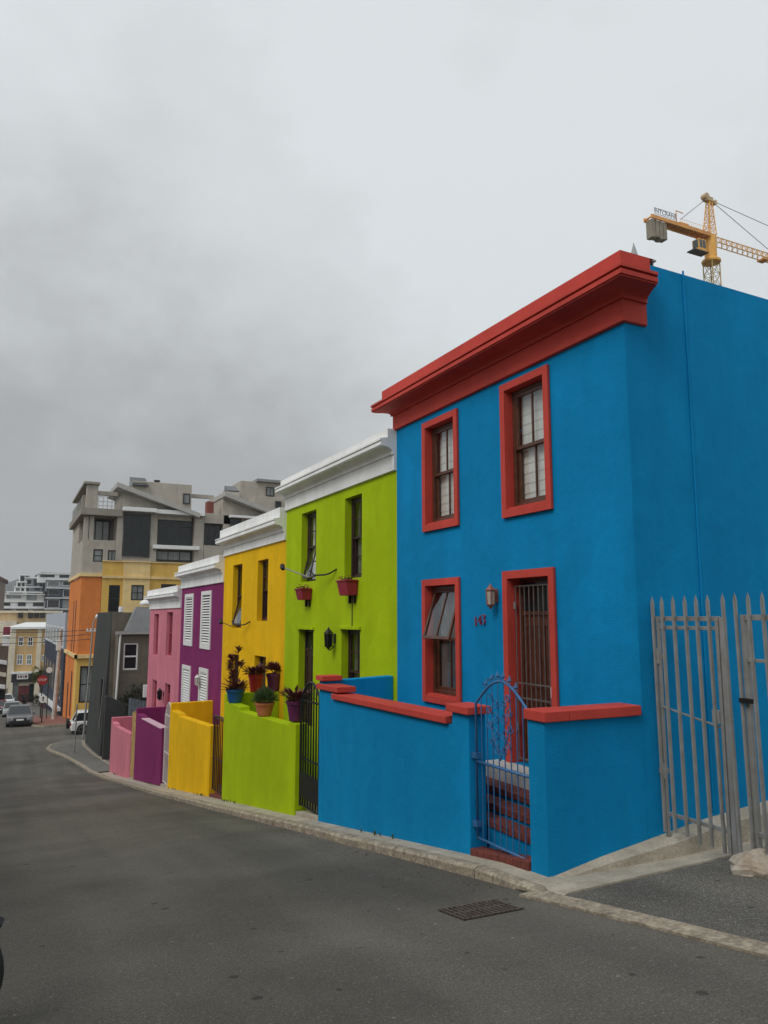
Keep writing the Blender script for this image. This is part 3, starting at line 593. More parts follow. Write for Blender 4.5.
# ------------------------------------------------------------------ lanterns, brackets, window boxes
def lantern(label, px, py, m, h=.42, s=1.0, hang=False):
    c = onX(px, py, D-.15*s); t = thing('wall_lantern', label, 'wall lamp', (D-.02, c.y, c.z-h/2)); z = c.z
    b = MB(); b.box(D-.03, c.y-.04*s, z-.06, D-.002, c.y+.04*s, z+.12); b.build('back_plate', m, t, .004)
    X = D-.15*s; 
    a = MB()
    if hang: a.tube([(D-.02, c.y, z-.12), (D-.12, c.y, z-.2), (X, c.y, z-.19), (X, c.y, z-.12)], .012, 6)
    else: a.tube([(D-.02, c.y, z), (D-.07, c.y, z)], .02, 6)
    a.build('arm', m, t)
    k = MB(); k.lathe((X, c.y, z+.13*s), [(.10*s, 0), (.105*s, .012), (.07*s, .05*s), (.03*s, .09*s), (.008, .13*s)], 6); k.lathe((X, c.y, z-.20*s), [(.01, 0), (.05*s, .05*s), (.085*s, .07*s), (.09*s, .085*s)], 6)
    for j in range(6):
        an = 2*math.pi*j/6; k.tube([(X+.075*s*math.cos(an), c.y+.075*s*math.sin(an), z-.12*s), (X+.09*s*math.cos(an), c.y+.09*s*math.sin(an), z+.13*s)], .008*s, 4)
    k.build('cage', m, t)
    g = MB(); g.lathe((X, c.y, z-.115*s), [(.068*s, 0), (.083*s, .24*s)], 6); g.build('lamp_glass', LAMPG if m is not BLACKM else DGLASS, t)
lantern('copper coloured lantern on the blue wall above the house number', 490.5, 598, COPPER, s=.72)
lantern('black lantern on the green wall between door and window', 328.5, 640, BLACKM, s=.95, hang=True)
lantern('small white lantern on the purple wall between shutters', 197, 681, WHITEM, s=.8)
lantern('small black lantern on the pink wall between the windows', 159.5, 695, BLACKM, s=1.05, hang=True)
def wall_arm(label, w, e, m):
    a = onX(w[0], w[1], D); b = onX(e[0], e[1], D-.62); t = thing('wall_bracket', label, 'wall bracket', (D, a.y, a.z))
    q = MB(); q.tube([(D-.0, a.y-.35, a.z+.10), (D-.09, a.y-.2, a.z+.02), (D-.12, a.y, a.z), (D-.25, a.y+.22, a.z), (D-.3, a.y+.36, a.z+.10)], .017, 6); q.build('curved_pipe', BLACKM, t)
    q = MB(); q.tube([(D-.30, a.y+.36, a.z-.04), b], .013, 6); q.build('rod', m, t)
    q = MB(); q.tube([b+Vector((0,-.02,-.03)), b+Vector((0,.06,.05))], .05, 8); q.tube([b+Vector((0,.05,.02)), b+Vector((0,.16,0))], .02, 6); q.build('end_clamp', BLACKM, t)
wall_arm('pale iron arm on dark curved bracket beside the green house open upper window', (330, 575), (283, 567.5), GALV)
wall_arm('thin iron arm on dark curved bracket under the yellow house open upper window', (246.5, 625), (221, 622), GALV)
def foliage(mb, c, n, r, l, w, up=.6):
    for _ in range(n):
        a = random.uniform(0, 2*math.pi); e = random.uniform(-.1, 1.2)*up; d = Vector((math.cos(a)*math.cos(e), math.sin(a)*math.cos(e), math.sin(e)))
        mb.leaf(Vector(c)+d*random.uniform(0, r), d+Vector((random.uniform(-.4,.4), random.uniform(-.4,.4), random.uniform(-.2,.5))), l*random.uniform(.6, 1.2), w)
def flower_box(label, px, py, w, h=.24):
    h *= .85
    c = onX(px, py, D-.1); t = thing('window_box', label, 'flower box', (D-.1, c.y, c.z), 'red flower boxes under the green house windows')
    m = MB(); m.hexa([(D-.2, c.y-w*.45, c.z), (D-.01, c.y-w*.45, c.z), (D-.01, c.y+w*.45, c.z), (D-.2, c.y+w*.45, c.z), (D-.25, c.y-w/2, c.z+h), (D-.01, c.y-w/2, c.z+h), (D-.01, c.y+w/2, c.z+h), (D-.25, c.y+w/2, c.z+h)])
    m.hexa([(D-.27, c.y-w/2-.02, c.z+h), (D-.005, c.y-w/2-.02, c.z+h), (D-.005, c.y+w/2+.02, c.z+h), (D-.27, c.y+w/2+.02, c.z+h), (D-.27, c.y-w/2-.02, c.z+h+.03), (D-.005, c.y-w/2-.02, c.z+h+.03), (D-.005, c.y+w/2+.02, c.z+h+.03), (D-.27, c.y+w/2+.02, c.z+h+.03)]); m.build('planter', POTC, t, .01)
    l = MB()
    for k in range(5): foliage(l, (D-.13, c.y-w*.35+w*.7*k/4, c.z+h), 14, .05, .09, .03)
    l.build('plants', LEAFG, t); fl = MB()
    for k in range(26): q = Vector((D-.13+random.uniform(-.1,.08), c.y+random.uniform(-.5,.5)*w, c.z+h+random.uniform(.02,.1))); foliage(fl, q, 4, .01, .03, .025)
    fl.build('flowers', POTC, t); b = MB()
    for q in (-.25, .25): b.box(D-.05, c.y+w*q-.01, c.z-.14, D-.002, c.y+w*q+.01, c.z+.05)
    b.build_each('bracket', BLACKM, t)
flower_box('small red flower box under the green house open upper window', 304.5, 600, .38, .25); flower_box('larger red flower box under the green house closed upper window nearest the blue house', 348.5, 595.5, .44, .30)

# ------------------------------------------------------------------ flower pots
def pot(label, base, r, h, m, plant, rim=.02):
    t = thing('flower_pot', label, 'flower pot', base, 'flower pots on the green wall'); b = Vector(base)
    k = MB(); k.lathe(b, [(r*.68, 0), (r*.72, .01), (r*.96, h*.8), (r*1.05, h*.82), (r*1.08, h), (r*.98, h), (r*.93, h*.9)], 22); k.build('pot', m, t, 0, False)
    s = MB(); s.lathe(b+Vector((0,0,h*.88)), [(r*.92, 0), (r*.9, .01)], 16); s.build('soil', SOIL, t)
    l = MB(); c = b+Vector((0, 0, h)); pm = LEAFR
    if plant == 'bush':
        pm = LEAFG
        for _ in range(900):
            a = random.uniform(0, 6.283); e = random.uniform(.0, 1.5); d = Vector((math.cos(a)*math.cos(e), math.sin(a)*math.cos(e), math.sin(e)*1.05)); rr = random.uniform(.3, 1)*r*1.5
            l.leaf(c+d*rr*.8, d+Vector((random.uniform(-.3,.3), random.uniform(-.3,.3), .5)), .11, .018)
    elif plant == 'rosette':
        for q in range(5):
            cc = c+Vector((random.uniform(-.5,.5)*r, random.uniform(-.5,.5)*r, random.uniform(.03, .14)))
            l.tube([c, cc], .012, 5)
            for k2 in range(26):
                a = k2*2.4; e = .1+.045*k2; l.leaf(cc, (math.cos(a)*math.cos(e), math.sin(a)*math.cos(e), math.sin(e)), .21, .06)
    elif plant == 'tall':
        for q in range(9):
            a = random.uniform(0, 6.283); hh = random.uniform(.25, .75) if q else .9; cc = c+Vector((math.cos(a)*r*.7, math.sin(a)*r*.7, hh)); l.tube([c, (c+cc)/2+Vector((0,0,.05)), cc], .008, 5)
            for k2 in range(24):
                a = k2*2.4; e = .2+.04*k2; l.leaf(cc-Vector((0,0,random.uniform(0,.12))), (math.cos(a)*math.cos(e), math.sin(a)*math.cos(e), math.sin(e)*.6), .13, .05)
        foliage(l, c, 160, r*1.2, .16, .055)
    elif plant == 'leafy':
        foliage(l, c, 170, r*1.3, .18, .065)
    l.build('plant', pm, t)
    return t
def on_slope(px): # point on the green wall top above pixel px
    return px
gy = onX(237.5, 700, XF+.1).y
pot('blue glazed pot of tall dark red succulents on the green wall step', (XF+.12, 16.78, GSTEP+.003), .20, .29, POTB, 'tall')
tc = onX(264.5, 714, XF+.11); pot('terracotta bowl with a round green bush on the sloping green wall', (XF+.11, tc.y, tc.z-.03), .185, .25, TERRA, 'bush')
tp = onX(297, 721, XF+.11); pot('purple pot with dark red leaves on the green wall end beside the black gate', (XF+.11, tp.y+.02, tp.z), .18, .35, POTP, 'leafy')
a = onY(255.5, 693, 17.14); pot('tall red pot with dark succulents behind the terracotta bowl', (a.x, 17.15, -1.697), .165, .40, POTR, 'leafy')
a = onY(273.5, 693, 17.14); pot('purple pot with a spiky dark red rosette in front of the yellow facade', (a.x, 17.15, -1.697), .165, .40, POTP, 'rosette')
a = onY(248, 693, 17.14)

# ------------------------------------------------------------------ concrete plinth, apron, driveway, palisade gate
def gd(X, Y):  # drive surface height
    return gz(Y)+max(0, X-4.15)*.02
m = MB(); zt0 = WB(YC)+.005
P = [(4.60, -2.345), (5.2, -2.245), (6.0, -2.14), (6.6, -2.06), (7.7, -1.97), (10, -1.9), (14.3, -1.85)]
for (xa, za), (xb, zb_) in zip(P, P[1:]):
    wa = .05+.15*min(1, (xa-4.6)/1.4); wb2 = .05+.15*min(1, (xb-4.6)/1.4)
    m.hexa([(xa, YC-wa-.05, -3.2), (xb, YC-wb2-.05, -3.2), (xb, YC-.013, -3.2), (xa, YC-.013, -3.2), (xa, YC-wa, za-.035), (xb, YC-wb2, zb_-.035), (xb, YC-.013, zb_), (xa, YC-.013, za)])
tag(m.build('wall_plinth', CONC, None), 'weathered concrete footing along the base of the blue gable wall', 'footing')
m = MB()
def drape(mb, poly_fn, x0, x1, nx, y0, y1, ny, dz):
    for i in range(nx):
        for j in range(ny):
            xa, xb = x0+(x1-x0)*i/nx, x0+(x1-x0)*(i+1)/nx; ya, yb = y0+(y1-y0)*j/ny, y0+(y1-y0)*(j+1)/ny
            mb.face((xa, ya, gd(xa, ya)+dz), (xb, ya, gd(xb, ya)+dz), (xb, yb, gd(xb, yb)+dz), (xa, yb, gd(xa, yb)+dz))
drape(m, None, 4.2, 16, 24, -12, YC, 24, .012); struct(m.build('driveway', ASPHR))
m = MB()
for i in range(20):
    xa, xb = 4.36+10*i/20, 4.36+10*(i+1)/20; wa = .28+.22*min(1, (xa-4.36)/1.5)
    ya0, yb0 = YC-.17-.35, YC-.17-.35
    m.hexa([(xa, ya0, gd(xa, ya0)-.1), (xb, yb0, gd(xb, yb0)-.1), (xb, YC-.05, gd(xb, YC)-.1), (xa, YC-.05, gd(xa, YC)-.1), (xa, ya0, gd(xa, ya0)+.028), (xb, yb0, gd(xb, yb0)+.028), (xb, YC-.05, gd(xb, YC)+.03), (xa, YC-.05, gd(xa, YC)+.03)])
struct(m.build('concrete_apron', CONC))
# flush kerb strip across the drive mouth
m = MB()
for j in range(36):
    ya, yb = -12+17.6*j/36, -12+17.6*(j+1)/36
    q = lambda y: .012*math.sin(y*3.1)+.01*math.sin(y*7.7)+min(.14, .05*max(0, 5.5-y))
    m.hexa([(4.1+q(ya), ya, gz(ya)-.1), (4.28+q(ya), ya, gz(ya)-.1), (4.28+q(yb), yb, gz(yb)-.1), (4.1+q(yb), yb, gz(yb)-.1), (4.1+q(ya), ya, gz(ya)+.018), (4.28+q(ya), ya, gz(ya)+.03), (4.28+q(yb), yb, gz(yb)+.03), (4.1+q(yb), yb, gz(yb)+.018)])
struct(m.build('flush_kerb', KERBM))

# palisade
XG = 6.0
def picket(mb, X, y, zb, zt, lean=0, w=.028):
    A = [(X, y-w/2, zb), (X+.025, y-w/4, zb), (X+.025, y+w/4, zb), (X, y+w/2, zb), (X-.006, y+w/2, zb), (X+.012, y, zb), (X-.006, y-w/2, zb)]
    l = lambda p, z: (p[0], p[1]+lean, z)
    mb.prism(A, [l(p, zt-.07) for p in A]); c = (X+.005, y+lean, zt)
    T = [l(p, zt-.068) for p in A]; 
    for i in range(len(T)): mb.face(T[i], T[(i+1)%len(T)], c)
pg = thing('palisade_gate', 'grey galvanised palisade gate hinged to the blue gable wall', 'gate', (XG, 5.4, -2.2))
yy = [onX(x, 700, XG).y for x in (657, 669, 680.5, 692.5, 704, 716, 731)]
bots = [-2.10, -2.08, -2.08, -2.12, -2.10, -2.12, -2.12]
for y, zb_ in zip(yy[:6], bots): m = MB(); picket(m, XG-.03, min(y-.02, YC-.075), zb_, .215, .03); m.build('picket', GALV, pg)
m = MB()
yA, yB_ = YC-.03, yy[5]-.07
m.box(XG+.005, yB_-.004, -.04, XG+.034, yA, .006); m.box(XG+.007, yB_-.003, -.125, XG+.03, yA-.034, -.088); m.box(XG+.006, yB_-.005, -1.95, XG+.036, yA-.036, -1.914)
m.build_each('rail', GALV, pg, .003)
m = MB(); m.tube([(XG+.02, yA-.06, -.9), (XG+.02, yB_+.02, -1.02)], .011, 6); m.tube([(XG+.02, yA-.06, -1.93), (XG+.02, yB_, -1.93)], .01, 6); m.build_each('brace', GALV, pg)
m = MB(); m.box(XG, yA-.06, -2.18, XG+.03, yA-.03, -.01); m.box(XG, yB_, -2.12, XG+.035, yB_+.035, -.02); m.build_each('stile', GALV, pg, .003)
m = MB()
for z in (-.42, -1.55): m.box(XG-.01, yA-.05, z, XG+.06, YC-.013, z+.05); m.tube([(XG, yA-.035, z-.05), (XG, yA-.035, z+.1)], .02, 8)
m.build_each('hinge', GALV, pg)
m = MB(); m.box(XG-.02, yB_+.03, -.98, XG+.03, yB_+.11, -.86); m.build('lock_box', GALV, pg, .004)
pf = thing('palisade_fence', 'rusty galvanised palisade fence and post right of the drive gate', 'fence', (XG, 4.6, -2.2))
m = MB(); m.box(XG+.0, yB_-.06, -2.4, XG+.05, yB_-.014, .0); m.build('post', GALV, pf, .003)
yP = onX(747, 700, XG).y; m = MB(); m.box(XG-.0, yP-.025, -2.2, XG+.05, yP+.02, .02); m.build('post', GALV, pf, .003)
ys = [onX(x, 700, XG).y for x in (731.5, 744, 757.5, 772, 787, 803)]; ys += [ys[-1]-.105*k for k in range(1, 8)]
for k, y in enumerate(ys): m = MB(); picket(m, XG-.03, y-.02, -2.12 if k < 1 else -2.08, .225, .03); m.build('picket', GALV, pf)
m = MB(); m.box(XG, yB_-1.8, -.03, XG+.045, yP-.03, .02); m.box(XG, yB_-1.8, -.40, XG+.04, yP-.03, -.37); m.box(XG, yB_-1.8, -1.9, XG+.04, yP-.03, -1.86); m.build_each('rail', GALV, pf, .003)
m = MB(); m.box(XG-.045, yP-.09, -.76, XG-.01, yP+.05, -.72); m.build('latch', BLACKM, pf)
# broken concrete lump at the foot of the post
def lump(name, label, cat, c, r, sz, m, seed, sub=2):
    random.seed(seed); V = []; Fs = []; n, k = 14, 8
    for i in range(k+1):
        th = math.pi/2*i/k
        for j in range(n):
            a = 2*math.pi*j/n; rr = r*(1+.18*math.sin(a*2+seed)+.12*math.sin(a*5+i)+random.uniform(-.05, .05))
            V.append(Vector((c[0]+rr*math.cos(a)*math.cos(th)*sz[0], c[1]+rr*math.sin(a)*math.cos(th)*sz[1], c[2]+r*sz[2]*math.sin(th)*(1+.1*math.sin(3*a)))))
    for i in range(k):
        for j in range(n): Fs.append([i*n+j, i*n+(j+1)%n, (i+1)*n+(j+1)%n, (i+1)*n+j])
    o = link(name, V, Fs, m); tag(o, label, cat); return o
rustc = mat('rust_stained_concrete', (.46, .43, .37), .9, .2, 3.5, 1., 30, col2=(.34, .26, .19), fine=.3)
lc = onG(757, 872); lump('concrete_lump', 'rust stained lump of broken concrete at the foot of the palisade post', 'rubble', (6.02, lc.y*0+4.66, gd(6.0, 4.66)-.02), .25, (1.0, 1.1, .85), rustc, 3)

# ------------------------------------------------------------------ ground, road, pavements
m = MB()
xs = [-1390, -400, -60, -20, -5.5, 0, 4, 5.8, 14, 40, 120, 600, 1690]; ys_ = [-60, -30, 0, 25, 33, 38, 43, 48, 54, 65, 160, 200, 370, 500, 3000]
for a, b in zip(xs, xs[1:]):
    for c, d in zip(ys_, ys_[1:]): m.face((a, c, gz(c)-.06), (b, c, gz(c)-.06), (b, d, gz(d)-.06), (a, d, gz(d)-.06))
struct(m.build('ground', TERR))
m = MB(); yr = [-60, -30, -12, 0, 10, 20, 25, 33, 38, 43, 48, 54, 65, 90, 120, 160]
for c, d in zip(yr, yr[1:]):
    if c >= 48 and d <= 65: x0, x1 = -60, 60
    elif c >= 65: x0, x1 = -6, 5.5
    else: x0, x1 = -5.6, 5.7
    if d <= 48 and d > 0: x1 = 4.6
    if d <= 0: x1 = 4.25
    m.face((x0, c, gz(c)), (x1, c, gz(c)), (x1, d, gz(d)), (x0, d, gz(d)))
struct(m.build('road', ASPH))
# kerb line (X, Y) of the near right pavement
KL = [(4.24, 5.42), (4.22, 5.8), (4.23, 6.5), (4.22, 8.2), (4.20, 11.4), (4.10, 17.), (4.05, 22.8), (4.1, 27), (4.12, 31), (4.0, 36), (3.85, 40), (3.6, 43.8), (3.3, 46.5), (2.85, 49.2), (2.75, 50.5), (3.0, 52.2), (3.9, 53.6), (5.2, 54.2), (9, 54.6), (30, 55)]
def resample(KL, st=.6):
    o = [KL[0]]
    for (a, b), (c, d) in zip(KL, KL[1:]):
        L = math.hypot(c-a, d-b); n = max(1, int(L/st))
        for k in range(1, n+1): o.append((a+(c-a)*k/n, b+(d-b)*k/n))
    return o
KR = resample(KL)
def PH(y): return min(1, max(.25, (y-5.2)/1.1))
def kerb(name, pts, w, H0, m, jitter=.012):
    mb = MB(); nrm = []
    for i in range(len(pts)):
        a = pts[max(0, i-1)]; b = pts[min(len(pts)-1, i+1)]; dx, dy = b[0]-a[0], b[1]-a[1]; L = math.hypot(dx, dy); nrm.append((dy/L, -dx/L))
    random.seed(5); J = [random.uniform(-jitter, jitter) for _ in pts]
    rows = []
    for (x, y), (nx, ny), j in zip(pts, nrm, J):
        z = gz(y); h = H0*PH(y) if w > 0 else H0; rows.append([Vector((x+j-nx*.02, y, z-.15)), Vector((x+j-nx*.015, y, z+h*.75+j*.3)), Vector((x+nx*.02+j, y+ny*.02, z+h+j*.2)), Vector((x+nx*w, y+ny*w, z+h)), Vector((x+nx*w, y+ny*w, z-.15))])
    i0 = 0
    for k, (a, b) in enumerate(zip(rows, rows[1:])):
        if k % 2 == 0: a = [p.lerp(q, .02) for p, q in zip(a, b)]
        for q in range(4): mb.face(a[q], b[q], b[q+1], a[q+1])
        mb.face(*a); mb.face(*b)
    return struct(mb.build(name, m))
kerb('kerb', KR, .14, .10, KERBM)
m = MB()
KN = [p for p in KR if p[1] <= 36.5]
for (a, b), (c, d) in zip(KN, KN[1:]):
    m.face((a+.13, b, gz(b)+.10*PH(b)-.003), (4.62, b, gz(b)+.10*PH(b)), (4.62, d, gz(d)+.10*PH(d)), (c+.13, d, gz(d)+.10*PH(d)-.003))
m.face((4.3, 5.3, gz(5.3)+.02), (4.62, 5.33, gz(5.33)+.034), (4.66, YC, gz(YC)+.05), (4.58, YC, gz(YC)+.056), (4.3, YC, gz(YC)+.05))
struct(m.build('pavement', CONC))
m = MB(); KN = [p for p in KR if 36.4 <= p[1] <= 54.3]
for (a, b), (c, d) in zip(KN, KN[1:]):
    if a > 5.4: continue
    m.face((a+.13, b, gz(b)+.097), (9, min(b, 53.9), gz(b)+.10), (9, min(d, 53.9), gz(d)+.10), (c+.13, d, gz(d)+.097))
struct(m.build('pavement', PAVEG))
m = MB(); L1 = [(5.15, 36.6), (4.95, 40), (4.75, 45), (4.7, 50), (4.9, 53)]
for (a, b), (c, d) in zip(L1, L1[1:]): m.face((a, b, gz(b)+.112), (a+.18, b, gz(b)+.112), (c+.18, d, gz(d)+.112), (c, d, gz(d)+.112))
struct(m.build('pavement_edge_strip', KERBM))
# far corner pavement in red brick
FKL = [(14, 65.2), (9, 64.9), (5.2, 64.6), (3.3, 64.3), (2.75, 64.9), (2.55, 66.5), (2.5, 75), (2.5, 100), (2.5, 158)]
kerb('kerb', resample(FKL, 1.5), -.18, .12, KERBM)
m = MB(); m.face((3.3, 64.5, gz(64.5)+.12), (5.5, 64.8, gz(65)+.13), (5.5, 84, gz(84)+.12), (2.7, 84, gz(84)+.12), (2.7, 66.5, gz(66.5)+.12), (2.9, 65, gz(65)+.12)); m.face((5.5, 64.8, gz(65)+.13), (14, 65.4, gz(65.4)+.12), (14, 67, gz(67)+.12), (5.5, 67, gz(67)+.12)); struct(m.build('pavement', PAVER))
m = MB(); m.face((2.7, 84.02, gz(84)+.12), (5.5, 84.02, gz(84)+.12), (5.5, 158, gz(158)+.12), (2.7, 158, gz(158)+.12)); struct(m.build('pavement', PAVEG))
# left side of the street (outside the photo's frame)
kerb('kerb', [(-3.4, y) for y in range(-30, 52, 2)], -.15, .12, KERBM)
m = MB()
yl = [-30, 0, 25, 33, 38, 43, 48, 50]
for c, d in zip(yl, yl[1:]): m.face((-5.3, c, gz(c)+.117), (-3.54, c, gz(c)+.117), (-3.54, d, gz(d)+.117), (-5.3, d, gz(d)+.117))
struct(m.build('pavement', PAVEG))
FO = Fr((-5.2, 0, 0), (0, 1, 0), (1, 0, 0))  # unseen houses opposite, added so they shade the lower walls
for k, (cn, cc_, y0) in enumerate((('cream', (.60, .54, .42), -9.), ('sage green', (.28, .36, .24), 0.), ('pale terracotta', (.55, .27, .17), 9.), ('cream white', (.66, .64, .58), 18.), ('sky blue', (.22, .38, .50), 27.), ('sandy', (.55, .44, .28), 36.))):
    y1 = y0+8.99; zt_ = gz(y0)+5.6; zf = gz(y0)+.25
    t = thing('unseen_street_house', cn+' painted house across the street with plain parapet, out of view, added to shade the lower walls', 'house', (-5.2, (y0+y1)/2, gz(y1)))
    hs = [(y0+1., zf+.9, y0+2.1, zf+2.3), (y0+3.9, zf, y0+5., zf+2.2), (y0+6.6, zf+.9, y0+7.7, zf+2.3), (y0+1., zf+3.3, y0+2.1, zf+4.7), (y0+6.6, zf+3.3, y0+7.7, zf+4.7)]
    m = MB(); wall_holes(m, FO, y0, gz(y1)-.5, y1, zt_, hs, .2)
    for y in (y0, y1): m.face((-5.2, y, gz(y1)-.5), (-12, y, gz(y1)-.5), (-12, y, zt_), (-5.2, y, zt_))
    m.face((-12, y0, gz(y1)-.5), (-12, y1, gz(y1)-.5), (-12, y1, zt_), (-12, y0, zt_)); m.face((-5.2, y0, zt_), (-5.2, y1, zt_), (-12, y1, zt_), (-12, y0, zt_)); m.build('wall', paint(cn.replace(' ', '_')+'_street_paint', cc_), t)
    m = MB(); m.box(-5.45, y0+.05, zt_-.5, -5.203, y1-.05, zt_-.3); m.build('cornice', WHT, t)
    for q, h in enumerate(hs):
        m = MB(); ring(m, FO, *h, .07, -.18, -.1)
        if q == 1: m.fbox(FO, h[0]+.07, h[1], -.17, h[2]-.07, h[3]-.07, -.14); m.build('door', DWOOD, t)
        else: w = m.build('window', WHITEM, t); g = MB(); g.fbox(FO, h[0]+.05, h[1]+.05, -.16, h[2]-.05, h[3]-.05, -.15); g.build('pane', DGLASS, w)
# drain grate
ga, gb_, gc, gd_ = onG(438, 911), onG(497, 900.5), onG(524, 909.5), onG(464, 921)
gr = thing('drain_grate', 'rusty iron drain grate set in the asphalt near the kerb corner', 'drain grate', tuple((ga+gc)/2))
def lp(s, t, dz): p = ga*(1-s)*(1-t)+gb_*s*(1-t)+gc*s*t+gd_*(1-s)*t; return Vector((p.x, p.y, gz(p.y)+dz))
GRM = mat('grate_iron', (.12, .095, .08), .8, .3, 20, metal=.3)
m = MB(); m.face(lp(0,0,.004), lp(1,0,.004), lp(1,1,.004), lp(0,1,.004)); m.build('pit', DARKIN, gr)
def rb(a, b, w, dz0=.004, dz1=.014):
    (s0, t0), (s1, t1) = a, b
    return
m = MB(); NB = 12
for k in range(NB):
    s0 = k/NB+.01; s1 = s0+.024; m.hexa([lp(s0,0,.005), lp(s1,0,.005), lp(s1,1,.005), lp(s0,1,.005), lp(s0,0,.016), lp(s1,0,.016), lp(s1,1,.016), lp(s0,1,.016)])
for t0 in (0, .48, .96): m.hexa([lp(0,t0,.005), lp(1,t0,.005), lp(1,t0+.04,.005), lp(0,t0+.04,.005), lp(0,t0,.015), lp(1,t0,.015), lp(1,t0+.04,.015), lp(0,t0+.04,.015)])
m.build('bars', GRM, gr)
# litter specks / dirt along the kerb foot
random.seed(11); m = MB()
for _ in range(260):
    y = random.uniform(6, 34); x = 4.05+random.uniform(-.35, .12)*random.random()*1.3; s_ = random.uniform(.008, .025); z = gz(y)+.004
    a = random.uniform(0, 6.28); m.face(*[(x+s_*math.cos(a+q*1.571)*random.uniform(.5, 1), y+s_*math.sin(a+q*1.571)*random.uniform(.5, 1), z+random.uniform(0, .01)) for q in range(4)])
tag(m.build('gravel_debris', SOIL), 'dark grit and dirt scattered in the gutter along the kerb', 'debris', kind='stuff')
m = MB()
WC = [random.uniform(6, 36) for _ in range(9)]
for _ in range(70):
    y = random.choice(WC)+random.gauss(0, .35); x = XF-.03-random.random()*.05
    if y < 5.95 or any(a < y < b for a, b in ((6.1, 7.1), (11.5, 12.5), (17.3, 18.4), (23.4, 24.4))): continue
    for q in range(5): m.leaf((x, y, WB(y)), (random.uniform(-.5,.1), random.uniform(-.6,.6), 1), random.uniform(.03, .09), .012)
tag(m.build('weeds', LEAFG), 'small weeds growing along the foot of the painted walls', 'weeds', kind='stuff')

# roof details on the blue house
fp = onY(634.5, 262, 6.6); fn = MB(); fn.lathe((fp.x, 6.6, 3.85), [(.17, 0), (.17, .05), (.13, .08), (.12, .2), (.012, .62), (.002, .66)], 12)
fp = onY(634.5, 243, 6.6); o = fn.build('roof_finial', mat('lead_grey_cone', (.30, .31, .31), .5, .1, 5)); o.location.z = fp.z-.66; tag(o, 'pale grey metal cone standing behind the red parapet', 'finial')
vp = onY(643.5, 262, 6.5); t = thing('roof_vent', 'small weathered metal box on the roof beside the grey cone', 'roof vent', (vp.x, 6.5, 3.8))
m = MB(); m.box(vp.x-.09, 6.42, 3.6, vp.x+.09, 6.58, vp.z-.02); m.build('box', CONC, t, .01); m = MB(); m.box(vp.x-.11, 6.40, vp.z-.017, vp.x+.11, 6.60, vp.z+.005); m.build('lid', CONC, t); m = MB(); m.box(vp.x-.05, 6.415, vp.z-.12, vp.x-.01, 6.419, vp.z-.08); m.box(vp.x+.02, 6.415, vp.z-.07, vp.x+.06, 6.419, vp.z-.03); m.build_each('opening', DARKIN, t)

# ------------------------------------------------------------------ tower crane (arms run square to the street)
YCR = 80.; CP = lambda x, y: onY(x, y, YCR); cx = CP(710.5, 250).x
cr = thing('tower_crane', 'yellow tower crane with concrete counterweights rising behind the blue house', 'crane', (cx, YCR, -5))
zs = CP(710, 257.5).z; ztr = CP(710, 236).z; zap = CP(710, 199).z; zj = CP(740, 252).z
def lattice(mb, c0, c1, w0, w1, n, r=.09, rb=.05):
    """square lattice between centres c0 and c1 (vertical)"""
    P = []
    for k in range(n+1):
        q = k/n; c = Vector(c0).lerp(Vector(c1), q); w = w0+(w1-w0)*q
        P.append([c+Vector((sx*w/2, sy*w/2, 0)) for sx, sy in ((-1,-1),(1,-1),(1,1),(-1,1))])
    for i in range(4): mb.tube([P[0][i], P[-1][i]], r, 5)
    for k in range(n):
        for i in range(4):
            j = (i+1)%4; mb.tube([P[k][i], P[k+1][j]], rb, 4); mb.tube([P[k][j], P[k+1][i]], rb, 4); mb.tube([P[k][i], P[k][j]], rb, 4)
m = MB(); lattice(m, (cx, YCR, -5), (cx, YCR, zs-.9), 1.75, 1.75, 30, .10, .05); m.build('mast', mat('crane_mast_paint', (.42, .30, .12), .6, .15, 1), cr)
m = MB(); m.lathe((cx, YCR, zs-.9), [(1.45, 0), (1.5, .2), (1.5, .35), (.95, .8)], 16); m.lathe((cx, YCR, zs-.1), [(.95, 0), (.95, ztr-zs)], 16); m.build('slewing_unit', CRY, cr)
m = MB(); lattice(m, (cx, YCR, ztr), (cx+.4, YCR, zap-.3), 1.5, .6, 6, .08, .04); m.build('apex', CRY, cr)
m = MB(); m.box(cx-.6, YCR-.45, zap-.6, cx+.9, YCR+.45, zap+.1); m.lathe((cx-.5, YCR-.5, zap+.1), [(.5, 0), (.5, 1.0)], 12, (0,1,0)); m.lathe((cx+1.5, YCR-.4, zap-.5), [(.42, 0), (.42, .8)], 12, (0,1,0)); m.build('apex_head', mat('crane_head', (.5, .36, .2), .6, .2, 2), cr, .03)
